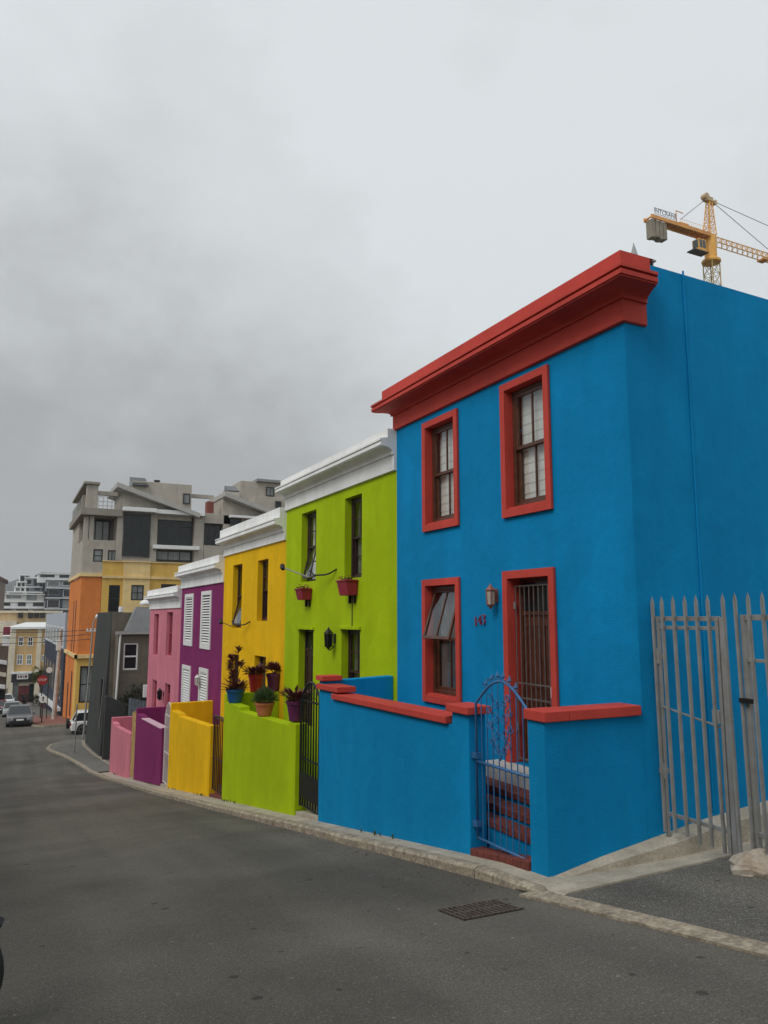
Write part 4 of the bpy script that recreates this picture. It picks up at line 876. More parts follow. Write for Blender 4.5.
# counter jib
xl = CP(647.5, 216).x; zcj = ztr-.25
m = MB()
for sy in (-.75, .75): m.box(xl, YCR+sy-.12, zcj-.35, cx-.8, YCR+sy+.12, zcj+.25)
for k in range(12): m.box(xl+k*(cx-xl-1)/11, YCR-.62, zcj-.2, xl+k*(cx-xl-1)/11+.2, YCR+.62, zcj)
m.build('counter_jib', CRO, cr)
m = MB(); m.box(xl+3.8, YCR-.62, zcj+.02, cx-1, YCR+.62, zcj+.1); m.build('walkway', CRO, cr)
for k, q in enumerate((0, .82, 1.64, 2.46)): m = MB(); m.box(xl+.2+q, YCR-.62, zcj-3.3+.15*(k%2), xl+.2+q+.72, YCR+.62, zcj-.36); m.build('counterweight', CRC, cr, .06)
m = MB()
for sy in (-1, 1):
    for k in range(16):
        x = xl+6.+k*.5; m.tube([(x, YCR+sy*.95, zcj+.2), (x, YCR+sy*.95, zcj+.9)], .025, 4)
    m.tube([(xl+6, YCR+sy*.95, zcj+.9), (xl+13.5, YCR+sy*.95, zcj+.9)], .025, 4)
m.build('railing', CRY, cr)
m = MB(); bx = xl+5.6; m.tube([(bx, YCR-.6, zcj+.2), (bx, YCR-.6, zcj+2.3), (bx+1.5, YCR-.6, zcj+2.2)], .09, 5); m.box(bx+.6, YCR-.7, zcj+.15, bx+2.6, YCR+.7, zcj+.6); m.build('winch', CRO, cr, .03)
m = MB(); m.box(xl+.5, YCR-.96, zcj+.36, xl+5.2, YCR-.92, zcj+.42); m.box(xl+.5, YCR-.96, zcj+1.32, xl+5.2, YCR-.92, zcj+1.38)
sgn = m.build('name_frame', DARKF, cr); text('name_letters', 'INTCRANE', 1.0, (xl+2.85, YCR-.98, zcj+.86), (1,0,0), (0,0,1), mat('crane_letter', (.08, .08, .09), .6, .1, 3), cr, .02)
m = MB(); m.tube([(xl+7.2, YCR, zcj+1.5), (cx, YCR, zap)], .05, 5); m.tube([(cx+1.3, YCR, zap-.4), CP(790, 268)], .05, 5); m.tube([(cx+1.3, YCR, zap-.2), CP(800, 240)], .05, 5); m.tube([CP(790, 268), CP(795, 275)], .05, 5); m.build('tie_rods', DARKF, cr)
# jib
m = MB(); x0 = cx+.9; z0 = ztr-1.1; H = 1.3; Nn = 26; stp = 1.25
for sy in (-.6, .6): m.tube([(x0, YCR+sy, z0), (x0+Nn*stp, YCR+sy, z0)], .09, 5)
m.tube([(x0, YCR, z0+H), (x0+Nn*stp, YCR, z0+H)], .09, 5)
for k in range(Nn):
    xa = x0+k*stp
    for sy in (-.6, .6): m.tube([(xa, YCR+sy, z0), (xa+stp/2, YCR, z0+H)], .045, 4); m.tube([(xa+stp/2, YCR, z0+H), (xa+stp, YCR+sy, z0)], .045, 4)
    m.tube([(xa, YCR-.6, z0), (xa+stp, YCR+.6, z0)], .035, 4)
m.build('jib', CRY, cr)
m = MB(); tx = CP(763, 258).x; m.box(tx-.7, YCR-.7, z0-.45, tx+.7, YCR+.7, z0-.15); m.build('trolley', CRO, cr, .03)
# cab
m = MB(); cb = CP(700.5, 256); m.box(cb.x-1.4, YCR-1.0, zs+.1, cb.x+.3, YCR+.3, zs+2.1); cab = m.build('cab', CRY, cr, .04)
m = MB(); m.box(cb.x-1.41, YCR-.85, zs+.6, cb.x-1.4, YCR+.15, zs+1.95); m.box(cb.x-1.25, YCR-1.01, zs+.6, cb.x-.6, YCR-1.0, zs+1.95); m.box(cb.x-.5, YCR-1.01, zs+.6, cb.x+.15, YCR-1.0, zs+1.95); m.build('window', CGLASS, cab)
m = MB(); m.box(cb.x-2.6, YCR-1.15, zs-.1, cb.x+.6, YCR+.4, zs+.06); m.build('cab_platform', DARKF, cr)

# ------------------------------------------------------------------ grey house beyond the pink one
GX = 5.3; gY0 = 44.2; gY1 = 51.4; zgt = .28
gh = thing('grey_house', 'charcoal and olive grey rendered house beyond the pink house with white downpipe', 'house', (8, 46.5, gz(46)))
m = MB(); m.hexa([(4.98, gY0, -8.6), (GX+.6, gY0, -8.6), (GX+.6, gY1+.6, -8.6), (4.98, gY1+.6, -8.6), (GX, gY0, zgt), (GX+.6, gY0, zgt), (GX+.6, gY1, zgt), (GX, gY1, zgt)]); m.build('front_wall', DGREY, gh, .03)
FG = Fr((0, 43.0, 0), (1, 0, 0), (0, -1, 0)); GQ = lambda x, y, Y=43.0: onY(x, y, Y)
m = MB(); c_ = GQ(112, 612); m.box(GX+.02, gY0-.01, -8.6, 14, gY1, zgt-.02); m.build('side_wall', OLIVE, gh, .03)
ax0 = GQ(118.5, 632).x; az = GQ(118.5, 634).z
wn = (GQ(124, 641).x, GQ(124, 670).z, GQ(138.5, 641).x, GQ(138.5, 643).z)
m = MB(); wall_holes(m, FG, ax0, -8.6, 14, az, [wn], .15); m.face((ax0, 43, -8.6), (ax0, 43, az), (ax0, 44.19, az), (ax0, 44.19, -8.6)); m.face((ax0, 43, az), (14, 43, az), (14, 44.19, az), (ax0, 44.19, az)); m.build('annex_wall', OLIVE, gh)
m = MB(); ring(m, FG, wn[0]+.004, wn[1]+.004, wn[2]-.004, wn[3]-.004, .07, -.12, -.03); zm_ = (wn[1]+wn[3])/2; m.fbox(FG, wn[0]+.07, zm_-.04, -.11, wn[2]-.07, zm_+.04, -.04); wi = m.build('window', WHITEM, gh)
m = MB(); m.fbox(FG, wn[0]+.07, wn[1]+.07, -.1, wn[2]-.07, wn[3]-.07, -.09); m.build('pane', DGLASS, wi)
m = MB(); ring(m, FG, wn[0]-.1, wn[1]-.1, wn[2]+.12, wn[3]+.12, .1, .002, .02); m.build('window_surround', OLIVE, gh)
m = MB(); m.box(ax0-.15, 42.8, az-.02, 14, 43.0-.003, az+.14); m.build('gutter', mat('pale_gutter', (.32, .32, .31), .5, .1, 4), gh)
m = MB(); dx = GQ(120, 640).x; db = GQ(117, 695); m.tube([(dx, 42.88, az), (dx-.02, 42.9, az-.6), (dx-.08, 42.9, db.z-.5)], .05, 8); m.build('downpipe', WHITEM, gh)
ra, rb_, rc, rd = GQ(126, 628, 43.2), GQ(152, 628, 43.2), GQ(152, 607, 44.1), GQ(138, 607, 44.1)
m = MB(); m.hexa([(ra.x, 43.2, az+.143), (8.5, 43.2, az+.143), (8.5, 44.1, az+.143), (ra.x, 44.1, az+.143), (ra.x+.55, 43.5, rc.z), (8.5, 43.5, rc.z), (8.5, 44.1, rc.z), (ra.x+.55, 44.1, rc.z)]); m.build('roof_hood', mat('grey_shingle', (.20, .21, .215), .7, .1, 3), gh)
m = MB(); q = GQ(145.5, 605, 43.8); m.lathe((q.x, 43.8, q.z-.02), [(.30, 0), (.32, .1), (.27, .22), (.12, .3)], 12); m.build('chimney_cap', WHITEM, gh, 0, True)
m = MB(); q = GQ(108, 609, 44.5); m.tube([(GX+.5, 44.5, zgt-.02), (GX+.5, 44.5, zgt+.3)], .12, 8); m.build('vent_pipe', WHITEM, gh)
m = MB(); m.box(GX-.28, 45.0, -5.9, GX-.05, 45.25, -3.4); m.build('slit_window', DARKIN, gh); m = MB(); m.tube([(GX-.30, 44.75, -6.0), (GX-.17, 44.75, -3.3)], .03, 6); m.build('pipe', GREYM, gh)
# its garden wall, board gate and shrubs
yw = 42.2; pa = onY(108, 696, yw); pb = onY(126.6, 704.5, yw)
m = MB(); A = [(4.95, yw, -8), (pb.x, yw, -8), (pb.x, yw, pb.z), (pa.x, yw, pa.z), (4.95, yw, pa.z+.0)]; m.prism(A, [(p[0], yw+.3, p[2]) for p in A]); tag(m.build('garden_wall', DGREY, None, .03), 'charcoal garden wall with rounded sloping top beside the grey house', 'garden wall')
p1 = onY(129, 698, 41.9); p2 = onY(146, 705, 41.9); bg = thing('board_gate', 'blue-grey wooden board gate between the charcoal wall and the pink house', 'gate', ((p1.x+p2.x)/2, 41.9, -7))
nb = 9
for k in range(nb):
    xa = p1.x+(p2.x+.6-p1.x)*k/nb; xb = p1.x+(p2.x+.6-p1.x)*(k+1)/nb-.02; zt_ = p1.z+(p2.z-p1.z)*k/nb; m = MB(); m.box(xa, 41.88, -7.2, xb, 41.92, zt_); m.build('board', GGATE, bg)
m = MB(); q = onY(147.5, 691, 41.5); m.box(q.x-.22, 41.45, q.z-.32, q.x+.22, 41.6, q.z+.32); tag(m.build('meter_box', WHITEM, None, .02), 'small white meter box near the pink house corner', 'meter box')
def shrub(label, c, r, n, m1, l=.16, w=.07, name='shrub', sq=.7):
    t = thing(name, label, 'shrub', c); mb = MB(); C = Vector(c)+Vector((0, 0, r*.8))
    cl = [C+Vector((random.uniform(-.6,.6)*r, random.uniform(-.6,.6)*r, random.uniform(-.5,.6)*r*sq)) for _ in range(9)]
    for _ in range(n):
        k = random.choice(cl); d = Vector((random.gauss(0,1), random.gauss(0,1), random.gauss(0,1))).normalized()
        mb.leaf(k+d*r*.45*random.random()**.4, d+Vector((0,0,.3)), l, w)
    mb.build('leaves', m1, t); s = MB()
    for k in cl[:5]: s.tube([Vector(c), (Vector(c)+k)/2+Vector((.05,0,0)), k], [.03, .02, .008], 5)
    s.build('stems', MOSSW, t)
q = onY(140, 690, 42.7); shrub('dark straggly shrub between the grey house and the pink house', (q.x, 42.6, q.z-.9), .75, 500, mat('dark_leaf', (.035, .045, .028), .7, .3, 5))
q = onY(125, 694, 42.6); shrub('dark low shrub beside the white downpipe of the grey house', (q.x, 42.65, q.z-.7), .5, 260, MATS['dark_leaf'])

# ------------------------------------------------------------------ apartment building (orange, ochre, taupe) on the far corner
YA = 67.; FA = Fr((0, YA, 0), (1, 0, 0), (0, -1, 0)); A_ = lambda x, y, Y=YA: onY(x, y, Y)
ab = thing('apartment_building', 'tall corner apartment block, orange and yellow below with taupe upper storeys and sloping roofs', 'apartment building', (12, 72, gz(67)))
AX = lambda x, y=560: A_(x, y).x
AZ = lambda y, x=110: A_(x, y).z
xL = 5.5; xR = AX(300, 540)
zg = gz(YA)-.8; zo = AZ(576.5, 90); z657 = AZ(658, 85)
def rect(x0, y0, x1, y1, Y=YA):
    a = A_(x0, y0, Y); b = A_(x1, y1, Y); return (a.x, b.z, b.x, a.z)
def fwin(r, fm, gm, n0=0., cols=1, rows=1, t=.08, d=.12, name='window', fr=FA, parent=None):
    """framed window with pane, set behind the wall face at -n"""
    u0, v0, u1, v1 = r; m = MB(); ring(m, fr, u0+.003, v0+.003, u1-.003, v1-.003, t, n0-d-.05, n0-d+.03)
    for k in range(1, cols): x = u0+(u1-u0)*k/cols; m.fbox(fr, x-t*.35, v0+t, n0-d-.04, x+t*.35, v1-t, n0-d+.02)
    for k in range(1, rows): z = v0+(v1-v0)*k/rows; m.fbox(fr, u0+t, z-t*.3, n0-d-.035, u1-t, z+t*.3, n0-d+.015)
    w = m.build(name, fm, parent or ab); g = MB(); g.fbox(fr, u0+t*.5, v0+t*.5, n0-d-.03, u1-t*.5, v1-t*.5, n0-d-.02); g.build('pane', gm, w); return w
# lower orange tower
wo1 = rect(94, 585, 96, 586)
m = MB(); m.box(xL, YA, z657, AX(101, 600), 79, zo)
# left face with slots is plain; slots are added as dark recess strips
m.build('orange_wall', ORG, ab, .05)
m = MB(); m.box(xL, YA+2.2, zg-2, AX(101, 700), 79, z657-.003); m.build('orange_base', ORG, ab, .05)
for yy0 in (70.2, 72.4): m = MB(); m.box(xL-.02, yy0, AZ(650)-.4, xL+.1, yy0+.45, AZ(600)); m.build('slot_window', DARKIN, ab)
for yy0, a, b in ((70.5, -8.3, -4.6), (74, -9.2, -5.8)): m = MB(); m.box(xL-.03, yy0, a, xL+.1, yy0+.7, b); m.build('slot_window', DARKIN, ab)
m = MB(); m.fbox(FA, xL+.003, zo+.003, -.2, AX(101, 600)-.0, zo+.28, .15); m.box(xL-.15, YA-.15, zo+.003, xL, 79, zo+.28); m.build('string_course', PALEY, ab)
# yellow base with big window
bw = rect(80, 666, 93.5, 702)
FB = Fr((0, YA-.3, 0), (1, 0, 0), (0, -1, 0))
m = MB(); wall_holes(m, FB, xL, zg-2, AX(130, 700), z657-.01, [bw], .3); m.face((xL, YA-.3, zg-2), (xL, YA-.3, z657-.01), (xL, YA+2.19, z657-.01), (xL, YA+2.19, zg-2)); m.face((xL, YA-.3, z657-.01), (AX(130,700), YA-.3, z657-.01), (AX(130,700), YA+.0, z657-.01), (xL, YA, z657-.01)); m.build('yellow_base', OCH, ab)
fwin(bw, DARKF, PGLASS, 0, 2, 2, .12, .15, fr=FB)
m = MB(); m.box(xL-.2, YA-.55, z657, AX(130, 700), YA-.003, z657+.28); m.box(xL-.2, YA-.55, z657, xL-.003, 79, z657+.28); m.build('string_course', PALEY, ab)
# ochre / pale yellow middle
zy1 = AZ(562, 120); 
w1 = rect(109, 585, 119, 612); w2 = rect(131, 585, 143, 600.5); w3 = rect(161, 584, 176, 592)
segs = [(101, 122, OCH, 'ochre_wall', [w1], .06), (122, 148.5, PALEY, 'pale_yellow_wall', [w2], .25), (148.5, 300, OCH, 'ochre_wall', [w3], .06)]
for xa, xb, mm, nm, hs, n in segs:
    f = Fr((0, YA-n, 0), (1, 0, 0), (0, -1, 0)); m = MB(); ua, ub = AX(xa, 600), AX(xb, 600); wall_holes(m, f, ua, zg-2, ub, zy1, hs, .2)
    for u in (ua, ub): m.face((u, YA-n, zg-2), (u, YA-n, zy1), (u, YA+8, zy1), (u, YA+8, zg-2))
    m.face((ua, YA-n, zy1), (ub, YA-n, zy1), (ub, YA+8, zy1), (ua, YA+8, zy1)); m.build(nm, mm, ab)
    for h in hs: fwin(h, DARKF, PGLASS if h is w2 else DGLASS, 0, 2 if h is w2 else 1, 2, .1, .1, fr=f)
    m = MB(); z_ = AZ(578.5, 120); m.fbox(f, ua+.01, z_, .003, ub-.01, z_+.22, .12); m.build('string_course', PALEY, ab)
    m = MB(); m.fbox(f, ua-.05, zy1+.003, -.3, ub+.05, zy1+.09, .1); m.build('ledge', PALEY, ab)
# taupe upper storeys
def tb(name, x0, y0, x1, y1, n0, n1, mm, bev=.03, Y=YA):
    a = A_(x0, y0, Y); b = A_(x1, y1, Y); m = MB(); m.fbox(FA, a.x, b.z, n0, b.x, a.z, n1); return m.build(name, mm, ab, bev)
u0 = xL
zfl = AZ(540, 100); z51 = AZ(513, 100)
wa = rect(93.5, 549, 102.5, 562); wb_ = rect(108, 550, 116, 562)
m = MB(); wall_holes(m, FA, xL, zo+.29, AX(122, 560), zfl, [wa, wb_], .2); m.face((xL, YA, zo+.29), (xL, YA, zfl), (xL, 79, zfl), (xL, 79, zo+.29)); m.face((xL, YA, zfl), (AX(122,560), YA, zfl), (AX(122,560), 79, zfl), (xL, 79, zfl)); m.build('taupe_wall', TAUPE, ab)
fwin(wa, DARKF, PGLASS, 0, 1, 2, .1, .1); fwin(wb_, DARKF, PGLASS, 0, 2, 1, .1, .1)
# recessed balcony storey
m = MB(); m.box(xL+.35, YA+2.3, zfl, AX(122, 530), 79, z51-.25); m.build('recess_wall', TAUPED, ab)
fwin((AX(90, 530)+.0, zfl+.05, AX(113, 530), z51-.35), DARKF, PGLASS, -2.0, 3, 1, .12, .1)
for x in (83, 88.5): m = MB(); a = AX(x, 525); m.box(max(a, xL), YA+.1, zfl, max(a, xL)+.45, YA+.6, z51-.26); m.build('column', TAUPE, ab, .03)
m = MB(); m.box(xL+.02, YA+5, zfl, xL+.5, 79, z51-.26); m.build('column', TAUPE, ab)
m = MB(); m.box(xL-.35, YA-.45, z51-.25, AX(122, 515), 79.2, z51+.35); m.build('terrace_slab', TAUPED, ab, .03)
# roof terrace: wing wall, beam, rail
zt1 = AZ(483, 86); m = MB(); m.box(xL+.05, YA-.2, z51+.352, xL+.95, YA+.5, zt1-.12); m.box(xL+.05, YA+3.5, z51+.352, xL+.45, YA+4.5, zt1-.5); m.box(xL+.05, YA+8.5, z51+.352, xL+.45, YA+9.5, zt1-.5); m.build_each('wing_wall', TAUPE, ab, .03)
m = MB(); m.box(xL-.2, YA-.4, zt1-.117, xL+1.05, 79, zt1+.1); m.build('wing_roof', TAUPED, ab, .02)
m = MB(); m.box(xL+.95, YA, AZ(495, 100), AX(118, 493), YA+.35, AZ(491, 100)); m.build('pergola_beam', TAUPE, ab)
m = MB()
for k in range(9): x = xL+1.0+k*.36*1.0; m.tube([(x, YA-.3, z51+.35), (x, YA-.3, z51+1.35)], .02, 4)
for q in (.6, .95, 1.35): m.tube([(xL+1, YA-.3, z51+q), (AX(113, 505), YA-.3, z51+q)], .022, 4)
for k in range(10): m.tube([(xL-.2, YA+.5+k*1.1, z51+.35), (xL-.2, YA+.5+k*1.1, z51+1.35)], .03, 4)
for q in (.6, .95, 1.35): m.tube([(xL-.2, YA, z51+q), (xL-.2, YA+11, z51+q)], .022, 4)
m.build('terrace_rail', GALV, ab)
# big bay window
bz0, bz1 = AZ(557, 135), AZ(514.5, 135); ba, bb = AX(123, 530), AX(150, 530)
m = MB(); m.box(ba-.5, YA-.15, AZ(562, 120)+.1, ba, YA+3, bz1+.15); m.build('pier', TAUPE, ab, .03)
m = MB(); m.box(bb, YA-.15, AZ(562, 120)+.1, bb+.6, YA+3, bz1+.15); m.build('pier', TAUPE, ab, .03)
m = MB(); m.box(ba-.0, YA-.1, AZ(562, 120)+.1, bb, YA+2, bz0); m.build('bay_sill', TAUPE, ab)
fwin((ba, bz0, bb, bz1), DARKF, DGLASS, .3, 3, 3, .1, .1, name='bay_window')
m = MB(); m.box(ba-.15, YA-1.0, bz1+.16, bb+.35, YA+.5, bz1+.5); m.build('canopy', WHITEM, ab, .03)
# right glazed bay
rz0, rz1 = AZ(546, 175), AZ(516.5, 175); ca, cb_ = AX(156.5, 530), AX(193, 530)
fwin((ca, rz0, cb_, rz1), DARKF, DGLASS, -.2, 3, 3, .1, .1, name='living_room_window')
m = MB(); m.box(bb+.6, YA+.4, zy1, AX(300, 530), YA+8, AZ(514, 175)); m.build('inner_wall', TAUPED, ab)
m = MB(); m.box(ca-.3, YA-.6, AZ(550, 175)+.02, cb_+.5, YA+.35, rz0-.003); m.build('balcony_slab', WHITEM, ab, .02)
fwin((ca+.1, AZ(562, 175)+.1, cb_, AZ(550.5, 175)), DARKF, PGLASS, -.2, 3, 1, .1, .1)
m = MB(); m.box(ca-.3, YA-.8, AZ(515.5, 175), AX(203, 515), YA+1, AZ(511.5, 175)); m.build('roof_beam', WHITEM, ab, .02)
for xa, xb in ((193.5, 203), (222, 232)):
    m = MB(); m.box(AX(xa, 540), YA-.3, zy1+.1, AX(xb, 540), YA+1.2, AZ(514, 200)); m.build('pier', TAUPE, ab, .03)
m = MB(); m.box(AX(203, 515), YA-.3, AZ(524, 215), AX(300, 515), YA+1.2, AZ(514, 215)); m.build('taupe_wall', TAUPE, ab, .02)
m = MB(); m.box(AX(203, 550), YA-.3, zy1+.1, AX(300, 550), YA+1.2, AZ(546, 215)); m.build('taupe_wall', TAUPE, ab, .02)
fwin((AX(203, 535), AZ(546, 215), AX(222, 535), AZ(524, 215)), DARKF, DGLASS, 0, 3, 1, .1, .3)
# first sloping roof with the wall under it
def mono(x0, yl, xa, ya, x1, yr, depth, wallx0, bz, n=1.0):
    p, b = A_(xa, ya, YA-n), A_(x1, yr, YA-n); th = .4
    ring_ = [p, b, b-Vector((0,0,th)), p-Vector((0,0,th))]
    m = MB(); m.prism([(q.x, YA-n, q.z) for q in ring_], [(q.x, YA+depth, q.z) for q in ring_]); m.build('roof', ROOFL, ab)
    W0 = A_(wallx0, 500).x; zl = p.z+(b.z-p.z)*(W0-p.x)/(b.x-p.x)
    pl = [(W0, bz), (W0, zl-th-.01), (b.x-.5, b.z-th+.1), (b.x-.5, bz)]
    m = MB(); m.prism([(x, YA+.0, z) for x, z in pl], [(x, YA+depth-.5, z) for x, z in pl]); m.build('taupe_wall', TAUPE, ab)
mono(108, 492, 117.5, 482, 200, 513, 6, 122.5, AZ(517, 118))
# block behind with window and solar panel
m = MB(); a, b = A_(133, 483, 71), A_(192, 485, 71); bbx = (a.x, 71, AZ(512, 150), b.x, 78, b.z+.0); m.box(*bbx); m.build('upper_block', TAUPE, ab, .03)
F71 = Fr((0, 71, 0), (1,0,0), (0,-1,0)); fwin((onY(183, 495, 71).x, onY(183, 504, 71).z, onY(190, 495, 71).x, onY(190, 494, 71).z), DARKF, PGLASS, .2, 1, 1, .1, .1, fr=F71)
m = MB(); a, b = onY(131, 481.5, 71.5), onY(147, 478.5, 71.5); m.hexa([(a.x, 70.5, a.z-.5), (b.x, 70.5, a.z-.5), (b.x, 72.5, a.z-.3), (a.x, 72.5, a.z-.3), (a.x, 70.5, a.z-.4), (b.x, 70.5, a.z-.4), (b.x, 72.5, b.z+.2), (a.x, 72.5, b.z+.2)]); m.build('solar_panel', DGLASS, ab)
m = MB(); q = onY(157, 482, 72); m.lathe((q.x, 72, q.z-.3), [(.18, 0), (.18, .3), (.3, .32), (.3, .45)], 10); m.build('vent_cowl', DARKF, ab)
m = MB(); q0, q1 = A_(192, 494, 72), A_(214, 498, 72); m.box(q0.x, 72, q1.z-.1, q1.x, 72.3, q1.z+.25); m.build('pergola_beam', TAUPE, ab)
m = MB(); q0, q1 = A_(208, 501), A_(214, 518); m.box(q0.x, YA+.2, q1.z-.6, q1.x, YA+1, q0.z); m.build('chimney', mat('red_brown_panel', (.20, .05, .035), .7, .15, 2), ab)
mono(208.5, 499.5, 225, 491.5, 275, 511, 6, 223, AZ(530, 230))
m = MB(); q0, q1 = A_(228, 516), A_(258, 519); m.box(q0.x, YA-1., q1.z-.1, q1.x, YA-.003, q0.z); m.build('canopy', WHITEM, ab)
fwin((A_(229, 520).x, A_(229, 527).z, A_(240, 520).x, A_(240, 519.5).z), DARKF, DGLASS, .5, 2, 1, .08, .05)
m = MB(); m.box(A_(215,530).x, YA+.05, zy1+.1, AX(300, 520), YA+7, AZ(514.2, 250)-.02); 
a, b = onY(241, 484, 72), onY(284, 484, 72); m2 = MB(); m2.box(a.x, 72, AZ(512, 250), b.x+2, 79, b.z); m2.build('upper_block', TAUPE, ab, .03)
m2 = MB(); m2.box(a.x+1.5, 71.5, b.z+.003, b.x+2.4, 79.4, b.z+.25); m2.build('roof', ROOFG, ab)
F72 = Fr((0, 72, 0), (1,0,0), (0,-1,0)); fwin((onY(266, 488, 72).x, onY(266, 496, 72).z, onY(274, 488, 72).x, onY(274, 487.5, 72).z), DARKF, PGLASS, .2, 2, 1, .1, .1, fr=F72)
m2 = MB(); q0 = onY(254, 505, 70); m2.box(q0.x, 70, AZ(520, 250), q0.x+9, 71.9, onY(270, 497, 70).z); m2.build('upper_block', TAUPE, ab, .03)
F70 = Fr((0, 70, 0), (1,0,0), (0,-1,0)); fwin((onY(275, 502, 70).x, onY(275, 507.5, 70).z, onY(281, 502, 70).x, onY(281, 501.5, 70).z), DARKF, DGLASS, .2, 1, 1, .08, .1, fr=F70)
m = MB(); a, b = onY(227, 489, 71), onY(238, 486, 71); m.hexa([(a.x, 70.5, a.z-.3), (b.x, 70.5, a.z-.3), (b.x, 72, a.z-.1), (a.x, 72, a.z-.1), (a.x, 70.5, a.z-.2), (b.x, 70.5, a.z-.2), (b.x, 72, b.z+.1), (a.x, 72, b.z+.1)]); m.build('solar_panel', DGLASS, ab)

# ------------------------------------------------------------------ buildings further down the street
def boxwin(root, fr, r, fm, gm, cols=1, rows=1, t=.08, n=.04, name='window'):
    u0, v0, u1, v1 = r; m = MB(); ring(m, fr, u0, v0, u1, v1, t, -.05, n)
    for k in range(1, cols): x = u0+(u1-u0)*k/cols; m.fbox(fr, x-t*.3, v0+t, -.04, x+t*.3, v1-t, n*.8)
    for k in range(1, rows): z = v0+(v1-v0)*k/rows; m.fbox(fr, u0+t, z-t*.3, -.04, u1-t, z+t*.3, n*.7)
    w = m.build(name, fm, root); g = MB(); g.fbox(fr, u0+t*.6, v0+t*.6, -.03, u1-t*.6, v1-t*.6, n*.35); g.build('pane', gm, w)
# slate blue building beside the pavement
FS = Fr((5.4, 0, 0), (0, 1, 0), (-1, 0, 0))
sb = thing('slate_building', 'blue-grey building with dark slate lower front beyond the orange block', 'building', (9, 98, gz(98)))
zc = lambda y: onX(52, y, 5.4).z
m = MB(); m.box(5.4, 80, -17, 14, 118, -3.1); m.build('lower_wall', NAVY, sb); m = MB(); m.box(5.35, 80, -3.097, 14, 118, .45); m.build('upper_wall', BGREY, sb)
for y0 in (82, 88, 94, 100, 106, 112):
    boxwin(sb, Fr((5.35, 0, 0), (0, 1, 0), (-1, 0, 0)), (y0, -4.9+1.9, y0+3.6, -1.0), WHITEM, PGLASS, 2, 1, .15, .012)
    boxwin(sb, FS, (y0, -8.2, y0+3.4, -5.2), DARKF, DGLASS, 2, 2, .12, .012)
m = MB()
for z0 in (-8.6, -10.6): m.hexa([(4.9, 80, z0-.3), (5.39, 80, z0-.3), (5.39, 118, z0-2.2), (4.9, 118, z0-2.2), (4.9, 80, z0), (5.39, 80, z0), (5.39, 118, z0-1.9), (4.9, 118, z0-1.9)])
m.build_each('awning_rail', WHITEM, sb)
m = MB(); m.box(5.3, 82, -14, 5.39, 116, -11.5); m.build('shop_front', mat('dark_red_front', (.12, .02, .025), .6, .2, .5), sb)
# yellow corner shop, across the bend
YS = 150.; FH = Fr((0, YS, 0), (1, 0, 0), (0, -1, 0)); H_ = lambda x, y: onY(x, y, YS)
sh = thing('corner_shop', 'three-storey sandy yellow building with white pilasters above a black shop front', 'building', (4.5, 155, gz(150)))
x0, x1, x2 = H_(11, 660).x, H_(41, 660).x, H_(49, 660).x; zr = H_(25, 629).z; zl = gz(YS)-1
m = MB(); m.box(x0, YS, H_(25, 673).z, x2+3, YS+12, zr); m.build('wall', SANDW, sh)
m = MB(); m.box(x0, YS+.3, zl, x2+3, YS+12, H_(25, 673).z-.003); m.build('shop_wall', CREAM, sh)
for xa, xb in ((10.5, 15), (36.5, 41)): m = MB(); a, b = H_(xa, 650).x, H_(xb, 650).x; m.box(a, YS-.3, zl, b, YS+.29, zr-.01); m.build('pilaster', CREAM, sh)
m = MB(); m.box(x0-.5, YS-.6, zr, x2+3.3, YS+12.5, zr+.35); m.build('eaves', WHT, sh)
a, b = H_(32, 622.5), H_(12.5, 628); m = MB(); c = YS+6
m.prism([(x0-.4, YS-.4, zr+.352), (x2+3, YS-.4, zr+.352), (x2+3, YS+12, zr+.352), (x0-.4, YS+12, zr+.352)], [(a.x-.8, c-1, a.z), (a.x+4, c-1, a.z), (a.x+4, c+1, a.z), (a.x-.8, c+1, a.z)]); m.build('roof', ROOFW, sh)
for (xa, xb, ya, yb, cc) in ((18.6, 23.2, 637, 646, DGLASS), (28, 32.8, 637, 646, DGLASS), (17, 22.5, 654.5, 664.5, PGLASS), (26.5, 31.6, 654.5, 664.5, PGLASS), (43, 46.6, 637.5, 644, DGLASS), (41.6, 45, 655, 661, DGLASS)):
    p, q = H_(xa, ya), H_(xb, yb); boxwin(sh, FH, (p.x, q.z, q.x, p.z), WHT, cc, 2, 2, .14, .06)
m = MB(); m.box(x0+.1, YS-.5, H_(25, 673.5).z, x1, YS-.001, H_(25, 671.5).z); m.build('ledge', WHT, sh)
m = MB(); p, q = H_(11.5, 674.5), H_(36, 681.5); m.box(p.x, YS-.35, q.z, q.x, YS+.28, p.z); m.build('fascia', BLACKP, sh)
m = MB(); p, q = H_(17, 674.3), H_(28, 678.8); m.box(p.x, YS-.45, q.z, q.x, YS-.36, p.z); fs = m.build('shop_sign', SIGNW, sh)
c = (p+q)/2; text('lettering', 'SHOP', .55, (c.x, YS-.47, c.z), (1,0,0), (0,0,1), SIGNR, fs, .01) if False else None
m = MB(); w_ = q.x-p.x; hh = p.z-q.z
for a0, a1 in ((.08, .2), (.25, .33), (.36, .48), (.55, .62), (.68, .9)): m.box(p.x+w_*a0, YS-.46, q.z+hh*.25, p.x+w_*a1, YS-.452, q.z+hh*.8)
m.build('lettering', mat('sign_lettering', (.10, .02, .03), .6, .2, 3), fs)
m = MB(); p, q = H_(12, 683.5), H_(18, 693); m.box(p.x, YS+.2, zl+1, q.x, YS+.28, p.z); m.build('shop_window', PGLASS, sh)
m = MB(); p, q = H_(18.5, 686), H_(29, 693); m.box(p.x, YS+.2, zl+.3, q.x, YS+.28, p.z); m.build('shop_door', mat('dark_red_door', (.14, .02, .025), .6, .2, 1), sh)
